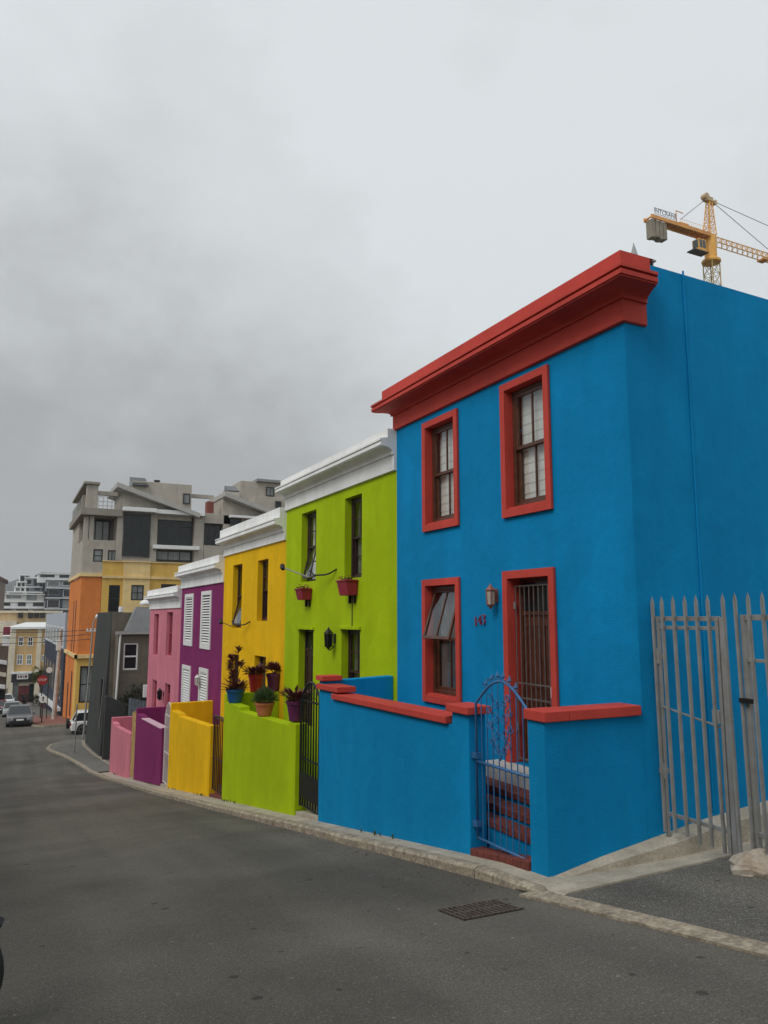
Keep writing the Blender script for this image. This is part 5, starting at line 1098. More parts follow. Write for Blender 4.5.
m = MB(); p, q = H_(29.5, 684), H_(36, 693); m.box(p.x, YS+.2, zl+.3, q.x, YS+.28, p.z); m.build('shop_window', DGLASS, sh)
# tan warehouse behind it
YT = 185.; q0, q1 = onY(-30, 620, YT), onY(47, 613, YT); tb_ = thing('tan_building', 'long tan building with pale parapet behind the sandy yellow shop', 'building', ((q0.x+q1.x)/2, YT+5, gz(YT)))
m = MB(); m.box(q0.x, YT, -16, q1.x+3, YT+15, q1.z); m.build('wall', paint('tan_plaster', (.56, .42, .25)), tb_)
m = MB(); m.box(q0.x-.2, YT-.3, q1.z+.003, q1.x+3.2, YT+15.3, q1.z+.5); m.build('parapet', CREAM, tb_); FT = Fr((0, YT, 0), (1,0,0), (0,-1,0))
for xx in (18, 28, 34, 40): a = onY(xx, 615, YT); m = MB(); m.box(a.x, YT-.35, a.z-.6, a.x+1, YT+.5, a.z+.5) ; m.build('roof_vent', DARKF, tb_)
m = MB(); q = onY(12, 617, YT-4); m.box(onY(-30, 617, YT-4).x, YT-4, -16, onY(17, 617, YT-4).x, YT-.01, q.z-.8); m.build('wall', CREAM, tb_)
# left side brown building with striped awnings and a dark red sign
YL = 118.; lb_ = thing('brown_building', 'narrow brown and white building at the left edge with a dark red roof sign', 'building', (-3, 122, gz(118)))
q0, q1 = onY(-40, 627, YL), onY(8.5, 650, YL); m = MB(); m.box(q0.x, YL, -15, q1.x, YL+10, onY(5, 646, YL).z); m.build('wall', paint('brown_plaster', (.14, .10, .08)), lb_)
m = MB(); p = onY(3, 636, YL+1); q = onY(10, 636, YL+1); m.box(p.x, YL+1, onY(5, 646, YL).z, q.x, YL+6, p.z); m.build('stair_head', WHT, lb_)
m = MB(); p = onY(3.5, 627, YL+.5); q = onY(10, 635, YL+.5); m.box(p.x, YL+.5, q.z, q.x, YL+.8, p.z); m.build('roof_sign', mat('maroon_sign', (.22, .02, .05), .6, .1, 1), lb_)
for k in range(3):
    z = onY(4, 655+k*12, YL).z; m = MB(); p = onY(0, 650, YL).x
    m.hexa([(p-3, YL-.8, z-.5), (q1.x-.1, YL-.8, z-1.3), (q1.x-.1, YL-.01, z-1.3), (p-3, YL-.01, z-.5), (p-3, YL-.8, z), (q1.x-.1, YL-.8, z-.8), (q1.x-.1, YL-.01, z-.8), (p-3, YL-.01, z)]); m.build('balcony_rail', WHT if k != 1 else CREAM, lb_)
m = MB(); m.box(q1.x-2.2, YL-.1, -15, q1.x-.2, YL-.01, onY(4, 690, YL).z); m.build('shop_front', DARKIN, lb_)
# brown gabled block at the far left
YW = 260.; q = onY(5.6, 582, YW); gl = thing('gabled_building', 'brown-grey gabled building cut off by the left edge of the view', 'building', (q.x-10, YW+5, gz(YW)))
m = MB(); pl = [(q.x-22, -8), (q.x, -8), (q.x, onY(5, 582, YW).z), (q.x-2.4, onY(0, 576, YW).z), (q.x-12, onY(0, 562, YW).z), (q.x-22, onY(0, 582, YW).z)]; m.prism([(a, YW, b) for a, b in pl], [(a, YW+14, b) for a, b in pl]); m.build('wall', paint('brown_grey_plaster', (.20, .16, .14)), gl)
m = MB(); pl = [(q.x+.5, onY(5, 582.5, YW).z), (q.x-12, onY(0, 562, YW).z+.3), (q.x-12, onY(0, 562, YW).z+1.1), (q.x+.8, onY(5, 582.5, YW).z+.6)]; m.prism([(a, YW-.6, b) for a, b in pl], [(a, YW+14.5, b) for a, b in pl]); m.build('roof', mat('brown_tile', (.12, .07, .06), .8, .2, 1), gl)
# terraced white flats on the hill
def flats(name, label, Yf, tiers, fz, wm, seed, dark=.5):
    t = thing(name, label, 'apartment building', tuple(onY((tiers[0][0]+tiers[0][1])/2, tiers[0][3], Yf)[:2])+(gz(Yf),)); random.seed(seed)
    for k, (xa, xb, ya, yb, mm) in enumerate(tiers):
        Y = Yf+k*fz; p, q = onY(xa, ya, Y), onY(xb, yb, Y); m = MB(); m.box(p.x, Y, q.z-1.5, q.x, Y+18, p.z); m.build('wall', mm, t)
        m = MB(); m.box(p.x-.3, Y-1.0, p.z-.15, q.x+.3, Y-.002, p.z+.22); m.build('balcony_slab', WHT if mm is not NAVY else wm, t)
        f = Fr((0, Y, 0), (1,0,0), (0,-1,0)); W = q.x-p.x; n = max(2, int(W/5.2)); h = p.z-q.z
        for i in range(n):
            u = p.x+W*(i+.12)/n; w2 = W/n*random.choice((.5, .7, .75)); v0 = q.z+h*random.choice((.12, .3)); v1 = q.z+h*.84
            g = MB(); g.fbox(f, u, v0, -.1, u+w2, v1, .08); wd = g.build('window', random.choice((DGLASS, DGLASS, DARKF, PGLASS)), t)
            g = MB(); ring(g, f, u-.1, v0-.1, u+w2+.1, v1+.1, .14, .0, .12); g.build('window_frame', WHT if random.random() > .35 else MIDG, wd)
    return t
flats('hillside_flats', 'white stepped terraces of flats on the hillside at the left', 350, [
    (-20, 47, 608, 615.5, OFFW), (1, 46, 601.5, 608, WHT), (4, 44, 594, 601, OFFW), (7, 42, 592, 596, WHT), (15, 26, 587, 593, WHT), (24, 42, 587, 592, MIDG), (17, 26, 582, 588, OFFW), (26, 40, 578, 587, MIDG), (20, 30, 575, 582, WHT), (38, 48, 576, 590, WHT)], .9, WHT, 4)
flats('hillside_flats', 'dark and white framed block of flats on the hillside beside the orange building', 345, [
    (45, 76, 609, 616, NAVY), (46, 76, 598, 609, NAVY), (47, 76, 588, 598, NAVY), (46, 76, 579.5, 588, MIDG), (38, 76, 573.5, 579.5, WHT)], .9, WHT, 9)
m = MB(); p = onY(35, 575, 365); q = onY(48, 573, 365); m.hexa([(p.x, 352, p.z-.5), (q.x+16, 352, p.z-.5), (q.x+16, 372, p.z-.5), (p.x, 372, p.z-.5), (p.x+2, 352, p.z+.6), (q.x+16, 352, q.z-.6), (q.x+16, 372, q.z-.6), (p.x+2, 372, p.z+1)]); hr = m.build('hillside_roof', ROOFG); tag(hr, 'dark flat roof canopy over the top of the hillside flats', 'roof')
# mountain
m = MB(); YM = 2200.; prof = [(-260, 600), (-120, 585), (-60, 588), (-20, 590), (5, 584), (15, 580), (25, 577), (40, 578), (60, 583), (90, 590), (140, 596), (240, 604), (400, 610), (900, 612)]
random.seed(2); rows = []
for j, (dy, fr_) in enumerate(((-500, 0), (-330, .45), (-160, .78), (0, 1.), (300, .8), (700, 0))):
    row = []
    for i in range(len(prof)*4-3):
        k, f_ = divmod(i, 4); a = prof[k]; b = prof[min(k+1, len(prof)-1)]; x = a[0]+(b[0]-a[0])*f_/4; y = a[1]+(b[1]-a[1])*f_/4
        p = onY(x, y, YM); z0 = 10; row.append(Vector((p.x*(1+dy/YM), YM+dy, z0+(p.z-z0)*fr_*(1 if fr_ == 1 else random.uniform(.86, 1.05)))))
    rows.append(row)
for a, b in zip(rows, rows[1:]):
    for i in range(len(a)-1): m.face(a[i], a[i+1], b[i+1], b[i])
struct(m.build('mountain', MOUNT, None, 0, True))

# ------------------------------------------------------------------ vehicles
def car(name, label, loc, head, L, W, Hh, paintm, suv=False, group=None, back_wheel=False):
    """built nose toward local -y, rotated by head around z"""
    t = thing(name, label, 'car', (0, 0, 0), group); g0 = .18 if not suv else .24; belt = Hh*.58
    w = W/2; ny, ty = -L/2, L/2
    def side(pts, x): return [(x, a, b) for a, b in pts]
    prof = [(ny+.02, g0+.05), (ny, g0+.25), (ny+.03, belt*.78), (ny+.25, belt*.9), (ny+L*.27, belt), (ty-L*.12, belt+.03), (ty-.05, belt*.96), (ty, g0+.3), (ty-.05, g0+.05)]
    m = MB()
    secs = [(-w*.93, .0), (-w, .0), (w, 0), (w*.93, 0)]
    def ringx(x, sh): return [(x, a*(1-sh), b if b < g0+.1 else b-sh*.8) for a, b in prof]
    R_ = [ringx(-w, .035), ringx(-w*.9, .0), ringx(w*.9, .0), ringx(w, .035)]
    i0 = len(m.v)
    for r_ in R_: m.v += [Vector(p) for p in r_]
    n = len(prof)
    for s_ in range(3):
        for k in range(n): m.f.append([i0+s_*n+k, i0+s_*n+(k+1)%n, i0+(s_+1)*n+(k+1)%n, i0+(s_+1)*n+k])
    m.f.append([i0+k for k in range(n)]); m.f.append([i0+3*n+k for k in range(n)][::-1])
    body = m.build('body', paintm, t, .04, False)
    # greenhouse
    gh0 = ny+L*.25; gh1 = ty-L*(.05 if suv else .12); r0 = ny+L*.42; r1 = ty-L*(.12 if suv else .27); ww = w*.92; wr_ = w*.74; hr_ = Hh-.07
    gpts = lambda x, zz, a, b: [(-x, a, zz), (x, a, zz), (x, b, zz), (-x, b, zz)]
    m = MB(); m.prism(gpts(ww, belt-.02, gh0, gh1), gpts(wr_+.02, hr_, r0, r1)); m.build('windows', CGLASS, t)
    m = MB(); m.prism(gpts(wr_+.035, hr_-.02, r0-.05, r1+.05), gpts(wr_-.05, Hh, r0+.12, r1-.1)); m.build('roof', paintm, t, .02)
    m = MB()
    for sx in (-1, 1):
        for (ya, yb) in ((gh0, r0), (gh0+L*.27, r0+L*.16), (gh1, r1)): m.tube([(sx*ww*1.0, ya, belt-.02), (sx*(wr_+.02), yb, hr_)], .03, 5)
    m.build('pillars', paintm, t)
    for sx in (-1, 1):
        m = MB(); m.hexa([(sx*w*.55, ny-.005, belt*.66), (sx*w*.93, ny+.05, belt*.68), (sx*w*.93, ny+.25, belt*.68), (sx*w*.55, ny+.2, belt*.66), (sx*w*.55, ny+.03, belt*.80), (sx*w*.93, ny+.12, belt*.86), (sx*w*.93, ny+.3, belt*.86), (sx*w*.55, ny+.25, belt*.80)]); m.build('headlight', LAMPG, t)
        m = MB(); m.box(min(sx*w*.6, sx*w*.95), ty-.06, belt*.7, max(sx*w*.6, sx*w*.95), ty+.01, belt*.88); m.build('tail_light', SIGNR, t)
        m = MB(); m.lathe((sx*(w+.1), gh0+.25, belt+.06), [(.02, -.09), (.09, -.06), (.1, 0), (.09, .06), (.02, .09)], 8, (1,0,0)); m.build('mirror', paintm, t)
        for yy_ in (ny+L*.19, ty-L*.2):
            rr = .33 if not suv else .37; m = MB(); m.lathe((sx*(w-.2), yy_, rr), [(rr*.7, -.02), (rr, .0), (rr, .21), (rr*.7, .23)], 20, (sx,0,0)); wh = m.build('wheel', RUBBER, t); m = MB(); m.lathe((sx*(w-.2), yy_, rr), [(rr*.64, .2), (rr*.64, .235), (rr*.15, .215)], 10, (sx,0,0)); m.build('rim', CHROME, wh)
    m = MB(); m.box(-w*.5, ny-.02, belt*.52, w*.5, ny+.05, belt*.72); m.build('grille', DARKF, t); m = MB(); m.box(-w*.75, ny-.02, g0+.06, w*.75, ny+.06, g0+.24); m.build('lower_grille', DARKF, t)
    m = MB(); m.box(-.26, ny-.035, g0+.24, .26, ny-.021, g0+.36); m.build('number_plate', SIGNW, t)
    m = MB(); m.box(-w*.9, ny+.1, g0-.06, w*.9, ty-.1, g0+.1); m.build('underbody', DARKF, t)
    if back_wheel: m = MB(); m.lathe((0, ty, belt*.8), [(.2, 0), (.35, .01), (.35, .2), (.2, .22)], 18, (0,1,0)); m.build('spare_wheel', RUBBER, t)
    sl = math.atan((gz(loc[1]+1)-gz(loc[1]-1))/2)
    t.location = loc; t.rotation_euler = (sl*math.cos(head), 0, head); return t
def gp(x, y): p = onG(x, y); return (p.x, p.y, p.z)
q = onG(19.5, 727); car('parked_car', 'silver grey SUV facing uphill, nearest in the parked row', (q.x, q.y+2.1, gz(q.y+2.1)), 0, 4.4, 1.84, 1.60, CARS, True, 'cars parked down the street')
q = onG(12, 717); car('parked_car', 'pale silver car directly behind the nearest silver SUV', (q.x, q.y+2.1, gz(q.y+2.1)), 0, 4.2, 1.75, 1.5, CARSL, False, 'cars parked down the street')
q = onG(-1, 714); car('parked_car', 'dark red car cut off by the left edge beside the pale silver car', (q.x, q.y+2.1, gz(q.y+2.1)), R(0), 4.2, 1.75, 1.5, CARR, False, 'cars parked down the street')
q = onG(5.5, 706.5); car('parked_car', 'large white car at the back of the parked row', (q.x, q.y+2.1, gz(q.y+2.1)), R(8), 4.7, 1.95, 1.85, CARW, True, 'cars parked down the street')
q = onG(92, 733.5); car('parked_car', 'white off-road car with spare wheel, half hidden behind the charcoal house', (q.x+.5, q.y+.6, gz(q.y+.6)), R(90), 3.9, 1.65, 1.55, CARW, True, None, True)

def motorcycle(label, loc, head):
    t = thing('motorcycle', label, 'motorcycle', (0, 0, 0)); ax = (1, 0, 0)
    for y in (-.68, .68):
        m = MB(); rr = .31; prof = [(rr-.08, -.045), (rr-.02, -.055), (rr, -.02), (rr, .02), (rr-.02, .055), (rr-.08, .045)]
        n = 32; i0 = len(m.v)
        for r_, h_ in prof:
            for j in range(n): a = 2*math.pi*j/n; m.v.append(Vector((h_, y+r_*math.cos(a), rr+r_*math.sin(a))))
        for k in range(len(prof)):
            k2 = (k+1)%len(prof)
            for j in range(n): m.f.append([i0+k*n+j, i0+k*n+(j+1)%n, i0+k2*n+(j+1)%n, i0+k2*n+j])
        wh = m.build('wheel', RUBBER, t, 0, True); m = MB()
        for j in range(10): a = 2*math.pi*j/10; m.tube([(0, y, rr), (0, y+(rr-.07)*math.cos(a), rr+(rr-.07)*math.sin(a))], .008, 4)
        m.lathe((-.05, y, rr), [(.045, 0), (.045, .1)], 10, ax); m.build('rim', CHROME, wh)
    m = MB()
    for sx in (-.08, .08): m.tube([(sx, -.68, .31), (sx, -.42, .92)], .022, 8)
    m.build('fork', CHROME, t)
    m = MB(); m.tube([(-.34, -.34, .98), (-.2, -.42, 1.0), (.2, -.42, 1.0), (.34, -.34, .98)], .015, 6); m.build('handlebar', DARKF, t)
    m = MB(); m.tube([(0, -.4, .82), (0, -.1, .45), (0, .3, .42), (0, .62, .62)], .03, 8); m.tube([(0, .3, .42), (0, .68, .31)], .025, 8); m.build('frame', DARKF, t)
    m = MB(); m.box(-.14, -.16, .28, .14, .2, .58); m.build('engine', GREYM, t, .03); m = MB(); m.lathe((0, -.38, .80), [(.05, 0), (.14, .08), (.16, .25), (.12, .42), (.03, .48)], 12, (0, 1, -.05)); m.build('tank', BLACKM, t, 0, True)
    m = MB(); m.box(-.13, .08, .74, .13, .72, .84); m.build('seat', RUBBER, t, .03); m = MB(); m.lathe((0, -.55, .86), [(.05, .12), (.1, .08), (.1, 0)], 12, (0, 1, 0)); m.build('headlight', LAMPG, t)
    m = MB(); m.tube([(0, -.70, .68), (0, -.6, .675), (0, -.5, .64), (0, -.42, .58)], .045, 6); m.tube([(0, .5, .68), (0, .75, .68), (0, .95, .55)], .05, 6); m.build('mudguard', BLACKM, t)
    m = MB(); m.tube([(-.1, .0, .35), (-.28, .05, .02)], .012, 5); m.build('stand', DARKF, t)
    sl = math.atan(.1505); t.location = loc; t.rotation_euler = (0, 0, head)
# wheel rim edge just reaches the left edge of the view
tw = onG(1, 991); 
motorcycle('black motorcycle at the left edge with only its tyre in view', (-.868, 5.0, gz(5.0)), R(-90))
q = onG(57, 713); motorcycle('dark motorcycle parked by the telegraph pole far down the street', (q.x, q.y, gz(q.y)+.12), R(20))

# ------------------------------------------------------------------ posts, signs and poles
def post(name, label, cat, base, top, r, m, group=None, rt=None):
    t = thing(name, label, cat, base, group); b = MB(); b.tube([base, top], [r, rt or r], 8); b.build('post', m, t); return t
q = onG(74, 755); tp = Vector((q.x+.02, q.y, q.z+2.75)); t = post('sign_post', 'thin grey sign post standing alone at the near pavement corner', 'sign post', q, tp, .035, GALV)
m = MB(); m.box(q.x-.015, q.y-.16, tp.z-.55, q.x+.015, q.y+.16, tp.z); m.build('sign_plate', GALV, t)
q = onG(83, 741); tpz = onY(95, 622, q.y).z; t = post('street_lamp', 'tall thin pale street lamp pole beside the charcoal house', 'street lamp', q, (q.x+.25, q.y, tpz), .07, GALV, rt=.05)
tv = Vector((q.x+.25, q.y, tpz)); m = MB(); m.tube([tv, tv+Vector((.1, 0, .2)), tv+Vector((.3, -.2, .3))], .035, 6); m.build('arm', GALV, t); m = MB(); m.lathe(tv+Vector((.3, -.25, .22)), [(.06, 0), (.22, .05), (.24, .18), (.1, .3)], 12); m.build('lamp_head', WHITEM, t); m = MB(); m.box(tv.x-.4, tv.y-.04, tv.z-.62, tv.x+.4, tv.y+.04, tv.z-.54)
for k in (-.35, -.12, .12, .35): m.lathe((tv.x+k, tv.y, tv.z-.54), [(.03, 0), (.05, .05), (.03, .12)], 8)
m.build('crossarm', WHITEM, t)
lamp_top = tv
q = onY(54, 715, 74.); q.z = gz(74)+.12; p2_ = onY(57.5, 630, q.y); t = post('telegraph_pole', 'thick pale telegraph pole on the far brick pavement', 'pole', Vector((q.x, q.y, q.z)), (q.x+.15, q.y, p2_.z), .20, mat('weathered_pole', (.50, .47, .43), .8, .2, 2), rt=.14); tele = Vector((q.x+.15, q.y, p2_.z))
m = MB(); m.box(tele.x-.3, tele.y-.2, tele.z-1.8, tele.x+.1, tele.y+.2, tele.z-.9); m.build('transformer_box', WHITEM, t, .03)
q = onG(41.5, 724); z_ = onY(41.5, 699, q.y).z; t = post('sign_post', 'round white road sign on a dark post at the brick pavement corner', 'road sign', q, (q.x, q.y, z_), .045, DARKF)
m = MB(); m.lathe((q.x, q.y-.07, z_), [(.30, 0), (.31, .01), (.31, .03)], 24, (0, -1, 0)); sd = m.build('sign_plate', SIGNW, t)
m = MB(); m.box(q.x-.04, q.y-.105, z_-.18, q.x+.04, q.y-.101, z_+.08); m.hexa([(q.x-.11, q.y-.105, z_+.06), (q.x+.11, q.y-.105, z_+.06), (q.x+.11, q.y-.101, z_+.06), (q.x-.11, q.y-.101, z_+.06), (q.x-.01, q.y-.105, z_+.2), (q.x+.01, q.y-.105, z_+.2), (q.x+.01, q.y-.101, z_+.2), (q.x-.01, q.y-.101, z_+.2)]); m.build('arrow', DARKF, sd)
YR = 78.; q = onY(42.5, 680, YR); t = thing('stop_sign', 'red octagonal sign with white marks above the round white road sign', 'road sign', (q.x+.1, YR, gz(YR)+.12))
m = MB(); m.tube([(q.x, YR+.1, gz(YR)+.12), (q.x, YR+.1, q.z)], .05, 8); m.build('post', DARKF, t); m = MB(); m.lathe((q.x, YR, q.z), [(.44, 0), (.46, .01), (.46, .04)], 8, (0, -1, 0)); sp_ = m.build('sign_plate', SIGNR, t)
text('lettering', 'STOP', .30, (q.x, YR-.06, q.z), (1,0,0), (0,0,1), SIGNW, sp_, .008)
q = onY(49.3, 670, 76); t = thing('round_sign', 'small round white disc sign left of the telegraph pole', 'sign', (q.x, 76, gz(76)+.12)); m = MB(); m.tube([(q.x, 76.1, gz(76)+.12), (q.x, 76.1, q.z)], .04, 8); m.build('post', DARKF, t); m = MB(); m.lathe((q.x, 76, q.z), [(.25, 0), (.26, .01), (.26, .04)], 20, (0,-1,0)); m.build('sign_plate', SIGNW, t)
# overhead cables
def sag(a, b, s, n=12): return [a.lerp(b, k/n)-Vector((0, 0, s*4*(k/n)*(1-k/n))) for k in range(n+1)]
lft = onX(-60, 612, -6); 
cbt = thing('overhead_cable', 'thin overhead cables crossing the street from the lamp pole', 'cable', tuple(lamp_top)); m = MB()
for k, dz in ((0, 0), (1, -.6), (2, 1.2)):
    m.tube(sag(lamp_top+Vector((0, 0, -.5-.3*k)), Vector((-9, 66+3*k, lamp_top.z+.2-.6*k)), .5), .018, 4)
m.tube(sag(lamp_top+Vector((0,0,-.5)), tele+Vector((0,0,-.3)), .3), .018, 4)
m.build('wires', DARKF, cbt)
# market umbrella and shrubs in front of the shop, small tree
q = onG(34.5, 699); q = Vector((q.x, q.y, q.z)); zc_ = onY(34.5, 683, q.y).z; t = thing('market_umbrella', 'cream canvas parasol open on the far pavement in front of the shop', 'parasol', q)
m = MB(); m.tube([q, (q.x, q.y, zc_)], .05, 6); m.build('pole', TAN, t); rr = 755/ (q.dot(FW)); rad = 6.5/rr; m = MB(); m.lathe((q.x, q.y, zc_-1.2), [(rad, -.25), (rad*1.02, 0), (rad*.5, .75), (.05, 1.2)], 8); m.build('canopy', CANVAS, t)
def tree(label, base, h, r, n, lm, seed, l=.3):
    random.seed(seed); t = thing('street_tree', label, 'tree', base); b = Vector(base); m = MB(); m.tube([b, b+Vector((.1,0,h*.35)), b+Vector((0,.1,h*.6))], [.12, .09, .06], 7)
    cl = [b+Vector((random.uniform(-.7,.7)*r, random.uniform(-.7,.7)*r, h*.62+random.uniform(-.35,.55)*r)) for _ in range(14)]
    for c in cl: m.tube([b+Vector((0,0,h*.4)), (b+Vector((0,0,h*.45))).lerp(c, .6), c], [.05, .03, .01], 5)
    m.build('trunk', MOSSW, t); k = MB()
    for _ in range(n):
        c = random.choice(cl); d = Vector((random.gauss(0,1), random.gauss(0,1), random.gauss(0,1))).normalized(); k.leaf(c+d*r*.4*random.random()**.4, d, l, l*.5)
    k.build('crown', lm, t)
q = onY(41, 672, 120); tree('pale olive street tree in front of the sandy shop corner', (q.x, 120, gz(120)), (onY(41, 657, 120).z-gz(120)), 1.3, 1300, mat('olive_leaf', (.19, .19, .07), .7, .3, 3), 8, .34)
for x, lb2 in ((24, 'dark bushy planter shrub before the shop door'), (33, 'dark shrub under the cream parasol'), (49, 'dark shrub at the foot of the slate building')):
    q = onG(x, 706); shrub(lb2, (q.x, q.y, q.z+.1), 1.1, 500, MATS['dark_leaf'], .25, .12)

# ------------------------------------------------------------------ two people on the far pavement
def person(label, base, h, face, shirt, trousers):
    t = thing('person', label, 'person', base); s = h/1.75; b = Vector(base)
    J = {'pel': (0,0,.95), 'chest': (0,0,1.3), 'neck': (0,0,1.48), 'head': (0,-.02,1.62), 'top': (0,0,1.72), 'hl': (-.1,0,.9), 'kl': (-.11,-.03,.5), 'al': (-.12,.02,.08), 'tl': (-.13,-.14,.04), 'hr': (.1,0,.9), 'kr': (.12,-.05,.5), 'ar': (.12,0,.08), 'tr': (.13,-.16,.04),
         'sl': (-.19,0,1.42), 'el': (-.25,.02,1.14), 'wl': (-.24,-.08,.9), 'fl': (-.24,-.11,.80), 'sr': (.19,0,1.42), 'er': (.25,.02,1.14), 'wr': (.24,-.08,.9), 'fr': (.24,-.11,.80)}
    rad = {'pel': .145, 'chest': .155, 'neck': .06, 'head': .10, 'top': .075, 'hl': .095, 'kl': .065, 'al': .045, 'tl': .035, 'hr': .095, 'kr': .065, 'ar': .045, 'tr': .035, 'sl': .06, 'el': .045, 'wl': .032, 'fl': .03, 'sr': .06, 'er': .045, 'wr': .032, 'fr': .03}
    E_ = [('pel','chest'),('chest','neck'),('neck','head'),('head','top'),('pel','hl'),('hl','kl'),('kl','al'),('al','tl'),('pel','hr'),('hr','kr'),('kr','ar'),('ar','tr'),('chest','sl'),('sl','el'),('el','wl'),('wl','fl'),('chest','sr'),('sr','er'),('er','wr'),('wr','fr')]
    def skin_obj(name, keys, grow, m):
        ks = [k for k in J if k in keys]; idx = {k: i for i, k in enumerate(ks)}; me = bpy.data.meshes.new(name)
        me.from_pydata([tuple(Vector(J[k])*s) for k in ks], [(idx[a], idx[c]) for a, c in E_ if a in idx and c in idx], [])
        o = bpy.data.objects.new(name, me); COL.objects.link(o); md = o.modifiers.new('skin', 'SKIN'); 
        for i, k in enumerate(ks): r_ = (rad[k]+grow)*s; me.skin_vertices[0].data[i].radius = (r_, r_*.8)
        me.skin_vertices[0].data[0].use_root = True; sb_ = o.modifiers.new('sub', 'SUBSURF'); sb_.levels = 1; sb_.render_levels = 1
        dg = bpy.context.evaluated_depsgraph_get(); m2 = bpy.data.meshes.new_from_object(o.evaluated_get(dg)); bpy.data.objects.remove(o); m2.materials.clear(); m2.materials.append(m)
        for p in m2.polygons: p.use_smooth = True
        o = bpy.data.objects.new(name, m2); COL.objects.link(o); o.parent = t; LOC[o.name] = Vector(base); return o
    skin_obj('body', list(J), 0, SKIN); skin_obj('shirt', ['pel', 'chest', 'sl', 'el', 'sr', 'er'], .012, shirt); skin_obj('trousers', ['pel', 'hl', 'kl', 'al', 'hr', 'kr', 'ar'], .014, trousers)
    m = MB(); m.lathe(b+Vector((0, .015*s, 1.60*s)), [(.085*s, 0), (.108*s, .05*s), (.105*s, .1*s), (.06*s, .155*s)], 12); m.build('hair', HAIR, t, 0, True)
    t.rotation_euler = (0, 0, face)
for x, y, lb2, s1, s2, f_ in ((23.5, 707, 'person in navy clothes standing near the parked cars by the shop', CLOTHB, CLOTHK, .2), (45, 708, 'person in black clothes standing on the far pavement left of the telegraph pole', CLOTHK, CLOTHK, -2.6)):
    q = onG(x, y); person(lb2, (q.x, q.y, gz(q.y)+(.12 if q.x > 2.5 else .0)), 1.72, f_, s1, s2)

# ------------------------------------------------------------------ air
m = MB(); m.box(-1400, -200, -40, 1700, 3200, 420); hz_ = m.build('haze', TERR); hz_.data.materials.clear(); hz_['kind'] = 'stuff'; hz_['label'] = 'thin pale grey haze over the far hillside and mountain'
hm = bpy.data.materials.new('haze_air'); hm.use_nodes = True; hm.node_tree.nodes.remove(hm.node_tree.nodes['Principled BSDF']); pv = hm.node_tree.nodes.new('ShaderNodeVolumePrincipled'); pv.inputs['Color'].default_value = (.85, .89, .93, 1); pv.inputs['Density'].default_value = .00022; pv.inputs['Anisotropy'].default_value = .0
hm.node_tree.links.new(pv.outputs[0], hm.node_tree.nodes['Material Output'].inputs['Volume']); hz_.data.materials.append(hm)
# ------------------------------------------------------------------ light, sky, camera
W = bpy.data.worlds.new('World'); S.world = W; W.use_nodes = True; N = W.node_tree.nodes; L = W.node_tree.links
bgn = N['Background']; SUN_E, SUN_A = R(48), R(215)
sky = N.new('ShaderNodeTexSky'); sky.sky_type = 'NISHITA'; sky.sun_disc = False; sky.sun_elevation = SUN_E; sky.sun_rotation = SUN_A; sky.air_density = 1.5; sky.dust_density = 4
tc = N.new('ShaderNodeTexCoord'); mp = N.new('ShaderNodeMapping'); mp.inputs['Scale'].default_value = (1, 1, 1.35); mp.inputs['Location'].default_value = (7.3, 2.2, 5.1); L.new(tc.outputs['Generated'], mp.inputs['Vector'])
def wn_(scale, detail, rough, dist=0):
    n = N.new('ShaderNodeTexNoise'); n.inputs['Scale'].default_value = scale; n.inputs['Detail'].default_value = detail; n.inputs['Roughness'].default_value = rough; n.inputs['Distortion'].default_value = dist; L.new(mp.outputs[0], n.inputs['Vector']); return n
n1 = wn_(2.0, 5, .5, .1); n2 = wn_(6., 8, .58, .1)
a = N.new('ShaderNodeMath'); a.operation = 'MULTIPLY_ADD'; a.inputs[1].default_value = .52; L.new(n2.outputs['Fac'], a.inputs[0]); a0 = N.new('ShaderNodeMath'); a0.operation = 'MULTIPLY_ADD'; a0.inputs[1].default_value = .75; a0.inputs[2].default_value = .13; L.new(n1.outputs['Fac'], a0.inputs[0]); L.new(a0.outputs[0], a.inputs[2])
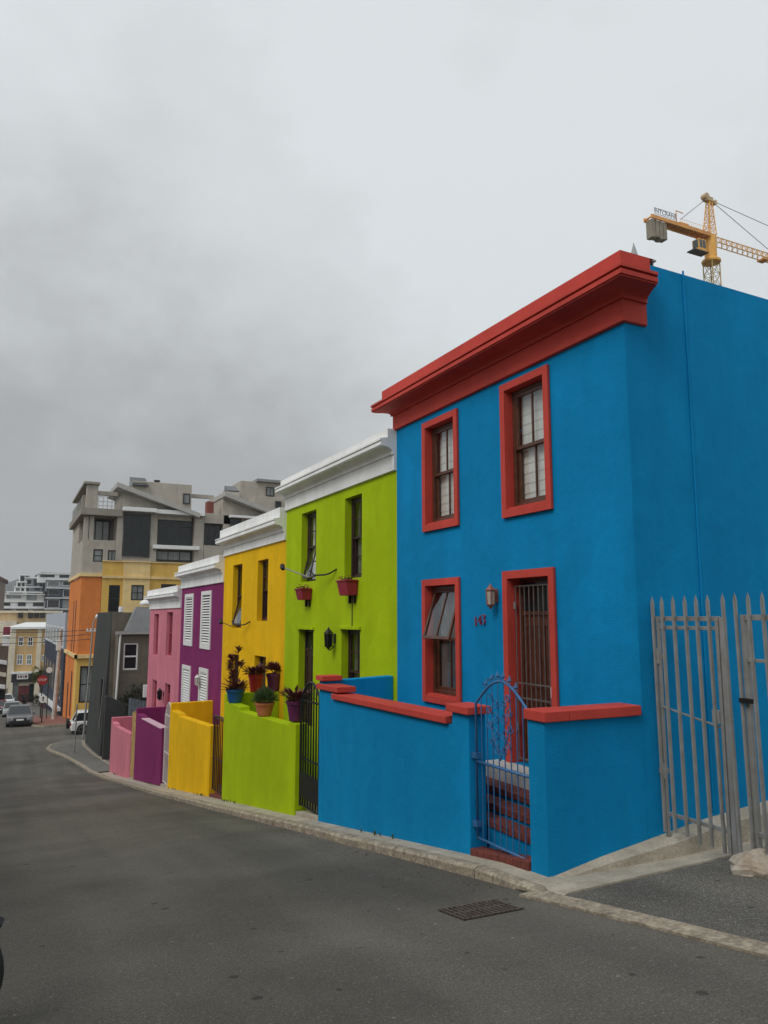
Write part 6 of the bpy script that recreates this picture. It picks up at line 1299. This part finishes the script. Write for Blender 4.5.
# overcast luminance: brighter towards the zenith and the hidden sun, a dark bank low down the street
def dotd(v, p0, p1, t0, t1):
    d = N.new('ShaderNodeVectorMath'); d.operation = 'DOT_PRODUCT'; d.inputs[1].default_value = Vector(v).normalized(); L.new(tc.outputs['Generated'], d.inputs[0])
    r = N.new('ShaderNodeMapRange'); r.interpolation_type = 'SMOOTHSTEP'; r.inputs['From Min'].default_value = p0; r.inputs['From Max'].default_value = p1; r.inputs['To Min'].default_value = t0; r.inputs['To Max'].default_value = t1; L.new(d.outputs['Value'], r.inputs['Value']); return r
dk = dotd(ray(100, 425), .87, .998, 0, .44); lt_ = dotd(ray(300, -120), .75, 1.0, 0, .07)
s1 = N.new('ShaderNodeMath'); s1.operation = 'SUBTRACT'; L.new(a.outputs[0], s1.inputs[0]); L.new(dk.outputs[0], s1.inputs[1])
s2 = N.new('ShaderNodeMath'); s2.operation = 'ADD'; L.new(s1.outputs[0], s2.inputs[0]); L.new(lt_.outputs[0], s2.inputs[1])
cr_ = N.new('ShaderNodeValToRGB'); e = cr_.color_ramp.elements; e[0].position = .25; e[0].color = (.41, .42, .425, 1); e[1].position = .85; e[1].color = (.80, .835, .855, 1)
k = e.new(.55); k.color = (.68, .705, .72, 1)
L.new(s2.outputs[0], cr_.inputs['Fac'])
sc_ = N.new('ShaderNodeMixRGB'); sc_.blend_type = 'MULTIPLY'; sc_.inputs['Fac'].default_value = 1; sc_.inputs['Color2'].default_value = (10, 10, 10, 1); L.new(cr_.outputs[0], sc_.inputs['Color1'])
mx = N.new('ShaderNodeMixRGB'); mx.inputs['Fac'].default_value = .93; L.new(sky.outputs[0], mx.inputs['Color1']); L.new(sc_.outputs[0], mx.inputs['Color2'])
L.new(mx.outputs[0], bgn.inputs['Color']); bgn.inputs['Strength'].default_value = .1
sd_ = bpy.data.lights.new('sun', 'SUN'); sd_.energy = 1.6; sd_.angle = R(25); sd_.color = (1, .97, .92); so = bpy.data.objects.new('sun', sd_); COL.objects.link(so)
dv = Vector((math.sin(SUN_A)*math.cos(SUN_E), math.cos(SUN_A)*math.cos(SUN_E), math.sin(SUN_E))); dv = Vector((-.78, -.30, .9)).normalized()
sky.sun_rotation = math.atan2(dv.x, dv.y); sky.sun_elevation = math.asin(dv.z)
so.rotation_euler = (-dv).to_track_quat('-Z', 'Y').to_euler(); so.location = (-10, -10, 30)

cam = bpy.data.cameras.new('camera'); co = bpy.data.objects.new('camera', cam); COL.objects.link(co); S.camera = co
cam.sensor_fit = 'VERTICAL'; cam.sensor_height = 24; cam.lens = F/1024*24; cam.clip_end = 6000; cam.clip_start = .05
co.rotation_euler = Matrix((RT, UP, -FW)).transposed().to_euler()
S.view_settings.view_transform = 'Standard'; S.view_settings.look = 'None'; S.view_settings.exposure = 0; S.view_settings.gamma = 1
S.cycles.volume_bounces = 0; S.cycles.max_bounces = 4; S.cycles.transparent_max_bounces = 8
